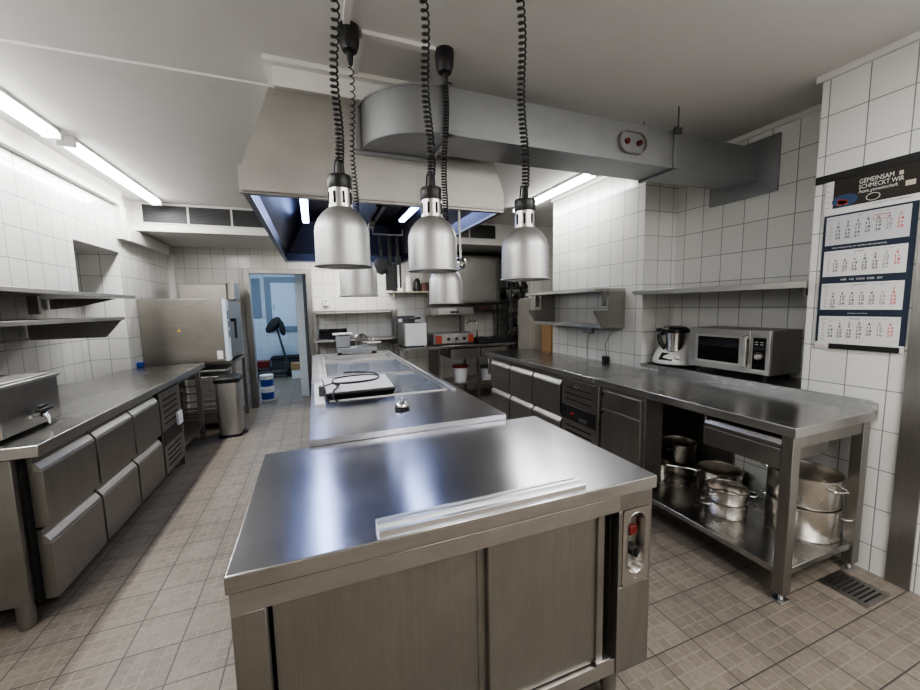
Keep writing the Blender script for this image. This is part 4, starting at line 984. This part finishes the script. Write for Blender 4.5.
# back counter
bc = thing('back_counter', 'stainless counter with drawers along the back wall carrying grill and fryer', 'counter', (2.1, 5.8, 0))
obj('worktop', B(1.16, 3.08, 5.36, 6.05, .86, .9), TOPL, bc, bev=.003)
for xx in (1.22, 2.37, 3.04):
    for yy in (5.42, 5.99): obj('leg', B(xx-.022, xx+.022, yy-.022, yy+.022, 0, .86), ST, bc)
for (xa, xb) in ((1.90, 2.34), (2.40, 2.86)):
    d = obj('drawer', B(xa, xb, 5.375, 5.395, .68, .84), STY, bc, bev=.003); obj('drawer_box', B(xa+.01, xb-.01, 5.395, 5.95, .70, .83), STD, d)
    obj('grip_edge', B(xa, xb, 5.365, 5.38, .825, .84), ALUB, d)
obj('undershelf', B(1.75, 3.06, 5.45, 6.0, .27, .29), STX, bc)
obj('side_panel', B(1.72, 1.74, 5.42, 6.0, 0, .86), STD, bc)
o = thing('storage_bucket', 'white bucket with red lid on the undershelf of the back counter', 'bucket', (2.12, 5.62, .29))
g = G(); g.lathe([(.001, .291), (.10, .291), (.12, .54), (.001, .54)], (2.14, 5.62, 0), 20); obj('body', g, WHT, o, smooth=True)
g = G(); g.lathe([(.126, .52), (.126, .56), (.001, .565)], (2.14, 5.62, 0), 20); obj('lid', g, RED, o, smooth=True)
o = thing('storage_bucket', 'white bucket with grey lid on the undershelf of the back counter, far right', 'bucket', (2.62, 5.62, .29))
g = G(); g.lathe([(.001, .291), (.10, .291), (.12, .50), (.001, .50)], (2.62, 5.62, 0), 20); obj('body', g, WHT, o, smooth=True)
g = G(); g.lathe([(.126, .48), (.126, .51), (.001, .515)], (2.62, 5.62, 0), 20); obj('lid', g, GREYD, o, smooth=True)
# deep fryer / white box
fr = thing('deep_fryer', 'boxy white-fronted deep fryer at left end of the back counter', 'fryer', (1.4, 5.7, .9))
obj('housing', B(1.22, 1.55, 5.53, 5.98, .915, 1.25), STD, fr, bev=.005); obj('front_panel', B(1.245, 1.565, 5.515, 5.53, .915, 1.25), WHT, fr, bev=.003)
obj('control_head', B(1.17, 1.45, 5.75, 6.0, 1.25, 1.36), GREYD, fr, bev=.006); g = G(); g.tube([(1.36, 5.70, 1.31), (1.42, 5.5, 1.33), (1.47, 5.48, 1.33)], .018, 8); obj('basket_handle', g, BLK, fr, smooth=True)
obj('switch_plate', B(1.19, 1.25, 5.742, 5.75, 1.27, 1.32), WHT, fr)
g = G()
for xx in (1.25, 1.52):
    for yy in (5.56, 5.95): g.cyl((xx, yy, 0), .015, .9, .916, 10)
objs('foot', g, BLK, fr)
# salamander grill
sg = thing('salamander_grill', 'salamander grill with raised top and orange-red control panel on the back counter', 'grill', (2.05, 5.7, .9))
obj('base', B(1.68, 2.34, 5.55, 5.98, .915, 1.06), STD, sg, bev=.004); fp_ = obj('control_panel', B(1.72, 2.34, 5.53, 5.55, .925, 1.05), ALUB, sg, bev=.003)
obj('red_corner', B(1.72, 1.81, 5.524, 5.53, .927, 1.048), ORG, fp_); obj('red_corner', B(2.25, 2.34, 5.524, 5.53, .927, 1.048), ORG, fp_)
for xx in (1.92, 2.05, 2.18):
    g = G(); g.lathe([(.001, 5.505), (.022, 5.505), (.026, 5.53)], (xx, 0, .99), 14, 1); obj('knob', g, BLK, fp_, smooth=True)
obj('grill_rack', B(1.69, 2.33, 5.56, 5.96, 1.06, 1.078), GALV, sg)
obj('back_plate', B(1.68, 2.34, 5.93, 5.98, 1.06, 1.46), STD, sg)
obj('post', B(1.68, 1.74, 5.85, 5.93, 1.06, 1.46), STD, sg); obj('post', B(2.26, 2.32, 5.85, 5.93, 1.06, 1.46), STD, sg)
tp = obj('top_heater', B(1.66, 2.36, 5.55, 5.98, 1.36, 1.475), STD, sg, bev=.006); obj('front_handle', B(1.76, 2.06, 5.53, 5.55, 1.37, 1.46), ALUB, tp, bev=.003); obj('dark_badge', B(1.96, 2.1, 5.522, 5.53, 1.39, 1.42), BLK, tp)
g = G()
for xx in (1.72, 2.3):
    for yy in (5.58, 5.95): g.cyl((xx, yy, 0), .015, .9, .916, 10)
objs('foot', g, BLK, sg)
# hot plate + tap
o = thing('gas_hob', 'low black hob on the right part of the back counter', 'hob', (2.8, 5.8, .9))
obj('housing', B(2.42, 3.06, 5.5, 6.0, .9, .955), BLKM, o, bev=.006); g = G()
for cx in (2.6, 2.92):
    for cy in (5.63, 5.87): g.lathe([(.07, .957), (.09, .957), (.09, .97), (.07, .97), (.07, .957)], (cx, cy, 0), 16)
objs('burner_ring', g, GREYD, o)
o = obj('mixer_tap', G().tube([(2.62, 6.03, .9), (2.62, 6.03, 1.22), (2.60, 6.02, 1.235), (2.45, 5.98, 1.235), (2.40, 5.97, 1.20)], .014, 8), CHROME, smooth=True); tag(o, 'chrome mixer tap rising behind the black hob', 'tap')
# wall cabinet / second hood
wc = thing('wall_cabinet', 'dark steel wall cabinet above the back counter', 'wall cabinet', (2.6, 6.25, 1.54))
obj('housing', B(1.95, 3.06, 6.02, 6.498, 1.545, 2.34), STD, wc, bev=.003); obj('door', B(1.98, 2.98, 6.0, 6.02, 1.575, 2.30), ST, wc, bev=.003); obj('side_strip', B(3.0, 3.05, 5.99, 6.02, 1.55, 2.33), STD, wc)
obj('top_rail', B(1.95, 4.0, 6.05, 6.498, 2.345, 2.40), BLK, wc)
o = thing('electrical_board', 'grey-white perforated cable board right of the dark wall cabinet', 'board', (3.2, 6.3, 1.7)); obj('panel', B(3.09, 3.34, 6.3, 6.498, 1.60, 2.31), GALV, o, bev=.003)
g = G()
for k in range(12): g.box(3.11, 3.14, 6.295, 6.30, 1.75+k*.045, 1.765+k*.045)
g.box(3.16, 3.3, 6.285, 6.30, 1.62, 1.72); obj('slot', g, GREYD, o)
# utensil rail shelf (brownish pan) and rack with clutter
o = thing('grid_shelf', 'thin wire shelf carrying a brown pan above the black hob', 'shelf', (2.8, 6.3, 1.42)); g = G()
for k in range(6): g.tube([(2.45, 6.15+k*.06, 1.41), (3.25, 6.15+k*.06, 1.41)], .005, 6)
for xx in (2.47, 3.2): g.tube([(xx, 6.12, 1.41), (xx, 6.49, 1.41)], .006, 6)
obj('wire_grid', g, STD, o); g = G(); g.tube([(2.5, 6.2, 1.52), (3.25, 6.2, 1.52)], .006, 6); g.tube([(2.5, 6.2, 1.60), (3.25, 6.2, 1.60)], .006, 6); objs('hanging_rail', g, STD, o)
t = pot(2.86, 6.3, 1.416, .16, .045, 'flat brown pan lying on the wire shelf', handles=(), long_handle=PI, name='frying_pan', cat='pan')
for ch in t.children: ch.data.materials[0] = RUST
rk = thing('storage_rack', 'tall dark metal rack crammed with pans in the back right corner', 'rack', (3.37, 5.97, 0))
for xx in (3.12, 3.62):
    for yy in (5.70, 6.24): obj('post', B(xx-.014, xx+.014, yy-.014, yy+.014, 0, 1.98), GREYD, rk)
levels = (.20, .55, .93, 1.14, 1.36, 1.58, 1.80)
for zz in levels: obj('shelf', B(3.11, 3.63, 5.69, 6.25, zz-.012, zz), GREYD, rk)
random.seed(3); kinds = ['dark lidded pan', 'steel bowl', 'grey saucepan', 'pale plastic tub', 'black roasting dish', 'small steel pot', 'stacked steel lid']
ordn = ['floor', 'lowest', 'third', 'fourth', 'fifth', 'sixth', 'top']
for i, zz in enumerate(levels):
    for j, xx in enumerate((3.20, 3.36, 3.52)):
        k = (i*3+j) % 7; r = random.uniform(.055, .075); h = random.uniform(.07, .15)
        mt = [BLKM, POT, GREYD, WHT, BLKM, POT, CHROME][k]
        t = thing('stored_pan' if k in (0, 2, 4, 5) else 'stored_bowl', '%s on the %s shelf of the dark rack, %s' % (kinds[k], ordn[i], ('left', 'middle', 'right')[j]), 'pan' if k in (0, 2, 4, 5) else 'bowl', (xx, 5.80, zz), 'pans in the dark rack')
        g = G(); g.lathe([(.001, zz+.001), (r*.8, zz+.001), (r, zz+h*.5), (r, zz+h), (r-.004, zz+h), (r*.78, zz+.006), (.001, zz+.006)], (xx, 5.80+.04*random.random(), 0), 18); obj('body', g, mt, t, smooth=True)
        g = G(); g.tube([(xx+r*.9, 5.79, zz+h*.8), (xx+r+.02, 5.77, zz+h*.9), (xx+r*.9, 5.75, zz+h*.8)], .005, 6); obj('handle', g, BLK, t, smooth=True)
# steel side of tall appliance at far right
fz = thing('upright_fridge', 'tall beige-grey steel cabinet standing behind the right counter', 'fridge', (3.3, 5.0, 0))
obj('housing', B(3.06, 3.75, 4.90, 5.32, .06, 1.60), plain('beige_steel', (.42, .40, .36), .45, .25, noise=.15), fz, bev=.006); obj('door', B(3.02, 3.06, 4.91, 5.31, .08, 1.58), bpy.data.materials['beige_steel'], fz, bev=.004)
obj('plinth', B(3.08, 3.72, 4.93, 5.3, 0, .06), BLK, fz)
o = obj('cardboard_box', B(3.05, 3.28, 4.55, 4.78, 1.0, 1.30), CARD, bev=.003); bpy.data.objects.remove(o)
st_ = thing('cardboard_box', 'brown cardboard box behind the far end of right counter', 'box', (3.15, 4.4, 0))
obj('carton', B(3.10, 3.34, 4.52, 4.80, 0, .48), CARD, st_, bev=.003); 
g = B(3.11, 3.33, 4.54, 4.78, .48, 1.25); obj('upper_carton', g, CARD, st_, bev=.003)

# ------------------------------------------------------------------ storeroom
def bucket(z, label):
    t = thing('plastic_bucket', label, 'bucket', (-.87, 6.93, z), 'blue labelled buckets')
    g = G(); g.lathe([(.001, z+.001), (.092, z+.001), (.102, z+.20), (.001, z+.20)], (-.80, 6.93, 0), 28); bd = obj('body', g, WHT, t, smooth=True)
    g = G(); g.lathe([(.0955, z+.03), (.1015, z+.145)], (-.80, 6.93, 0), 28); obj('blue_band', g, BLU, bd, smooth=True)
    g = G(); g.lathe([(.106, z+.185), (.108, z+.19), (.108, z+.212), (.10, z+.215), (.001, z+.212)], (-.80, 6.93, 0), 28); obj('lid', g, WHT, t, smooth=True)
bucket(0, 'lower white and blue plastic bucket standing in the doorway'); bucket(.216, 'upper white and blue plastic bucket stacked in the doorway')
# far cabinet on the wall, panel
wd = thing('wall_window', 'pale cabinet door in a grey frame on the storeroom wall', 'cabinet', (-.65, 9.85, 1.2))
g = B(-1.05, -.28, 9.83, 9.90, 2.12, 2.25); g.box(-1.05, -.28, 9.83, 9.90, 1.0, 1.10); g.box(-1.05, -.92, 9.83, 9.90, 1.10, 2.12); g.box(-.40, -.28, 9.83, 9.90, 1.10, 2.12); obj('frame', g, BLUEG, wd, bev=.004); obj('door', B(-.92, -.40, 9.84, 9.895, 1.10, 2.12), BLUEW, wd, bev=.004)
obj('handle', B(-.88, -.865, 9.82, 9.84, 1.5, 1.62), BLUEG, wd)
wd.name = 'wall_cabinet'
o = obj('fuse_box', B(-1.44, -1.14, 9.86, 9.90, 1.32, 2.22), BLUEG, bev=.004); tag(o, 'flat grey metal cupboard high on the storeroom wall at its left', 'cupboard')
# scooter
sc = thing('kick_scooter', 'dark electric kick scooter parked in the storeroom with a black jacket on it', 'scooter', (-.75, 9.2, 0))
g = G(); g.tube([(-.60, 9.2, .20), (-.72, 9.2, .75), (-.80, 9.2, 1.16)], .024, 10); g.tube([(-.80, 9.02, 1.17), (-.80, 9.38, 1.17)], .016, 8); obj('steering_column', g, GREYD, sc, smooth=True)
g = B(-1.22, -.64, 9.12, 9.28, .10, .15); g.box(-.70, -.60, 9.16, 9.24, .12, .34); obj('deck', g, GREYD, sc, bev=.01)
for xx, yy in ((-.56, 9.2), (-1.28, 9.2)):
    g = G(); g.lathe([(.03, -.03), (.10, -.03), (.115, -.015), (.115, .015), (.10, .03), (.03, .03)], (xx, yy, .116), 24, 1); obj('wheel', g, BLKM, sc, smooth=True)
g = G(); rings = []
for k, (w, d, z, cx) in enumerate(((.02, .02, 1.00, -.95), (.07, .06, 1.02, -.93), (.11, .09, 1.10, -.88), (.12, .10, 1.20, -.82), (.10, .09, 1.28, -.79), (.05, .05, 1.33, -.77), (.01, .01, 1.34, -.77))):
    rings.append([(cx+w*math.cos(q*PI/8)*(1+.15*math.sin(q*2.3+k)), 9.15+d*math.sin(q*PI/8), z) for q in range(16)])
g.loft(rings); rings = []
for k, (w, z, cx) in enumerate(((.02, .93, -.66), (.05, .97, -.665), (.06, 1.1, -.68), (.06, 1.22, -.71), (.04, 1.3, -.75), (.01, 1.33, -.77))):
    rings.append([(cx+w*math.cos(q*PI/6), 9.14+w*math.sin(q*PI/6), z) for q in range(12)])
g.loft(rings); o = obj('black_jacket', g, BLKM, smooth=True); tag(o, 'black jacket hung over the scooter handlebar in the storeroom', 'jacket')
t = thing('storage_crate', 'black plastic crate against the storeroom wall behind the scooter', 'crate', (-.6, 9.65, 0))
g = B(-.98, -.32, 9.5, 9.52, .0, .42); g.box(-.98, -.32, 9.80, 9.82, 0, .42); g.box(-.98, -.96, 9.52, 9.80, 0, .42); g.box(-.34, -.32, 9.52, 9.80, 0, .42); g.box(-.96, -.34, 9.52, 9.80, .0, .02); obj('walls', g, GREYD, t, bev=.004); obj('rim', B(-.99, -.31, 9.485, 9.50, .36, .40), BLK, t)
t = thing('storage_crate', 'red plastic crate left of the scooter in the storeroom', 'crate', (-1.15, 9.45, 0)); 
g = G(); g.prism([(-1.38, .20), (-1.02, .20), (-1.0, .36), (-1.42, .36)], 1, 9.35, 9.62); obj('tub', g, RED, t, bev=.006); obj('dark_base', B(-1.44, -1.0, 9.32, 9.65, 0, .20), GREYD, t, bev=.006)
t = thing('open_carton', 'white and brown cardboard carton right of the scooter on the storeroom floor', 'carton', (-.42, 9.1, 0))
obj('carton', B(-.53, -.30, 8.85, 9.15, 0, .19), WHT, t, bev=.003); obj('brown_flap', B(-.54, -.30, 8.84, 9.14, .19, .33), CARD, t, bev=.003)
t = thing('shoulder_bag', 'dark bag on the storeroom floor beside the red crate', 'bag', (-1.3, 9.3, 0)); bpy.data.objects.remove(t)

# ------------------------------------------------------------------ camera / world / view
f = 378.426
R_ = [[0.933455510319342, -0.3581169890511028, -0.020323198749932728], [-0.05578706664591018, -0.0889763116532909, -0.9944702203483126], [0.3543283977463586, 0.929427478675743, -0.10303372473588203]]
right, down, fwd = [Vector(r) for r in R_]
cam = bpy.data.cameras.new('camera'); co = bpy.data.objects.new('camera', cam); C.objects.link(co)
mw_ = Matrix((right, -down, -fwd)).transposed().to_4x4(); mw_.translation = (0, 0, 1.5)
co.matrix_world = mw_; cam.sensor_width = 36; cam.lens = f*36/920; cam.clip_start = .02
sc_ = bpy.context.scene; sc_.camera = co
w = bpy.data.worlds.new('world'); w.use_nodes = True; w.node_tree.nodes['Background'].inputs[0].default_value = (.5, .52, .55, 1); w.node_tree.nodes['Background'].inputs[1].default_value = .3
sc_.world = w
sc_.view_settings.view_transform = 'AgX'; sc_.view_settings.look = 'AgX - Medium High Contrast'; sc_.view_settings.exposure = 0.0
sc_.cycles.use_denoising = True; sc_.cycles.max_bounces = 10; sc_.cycles.diffuse_bounces = 5; sc_.cycles.glossy_bounces = 6; sc_.cycles.sample_clamp_indirect = 6
sc_.cycles.caustics_reflective = False
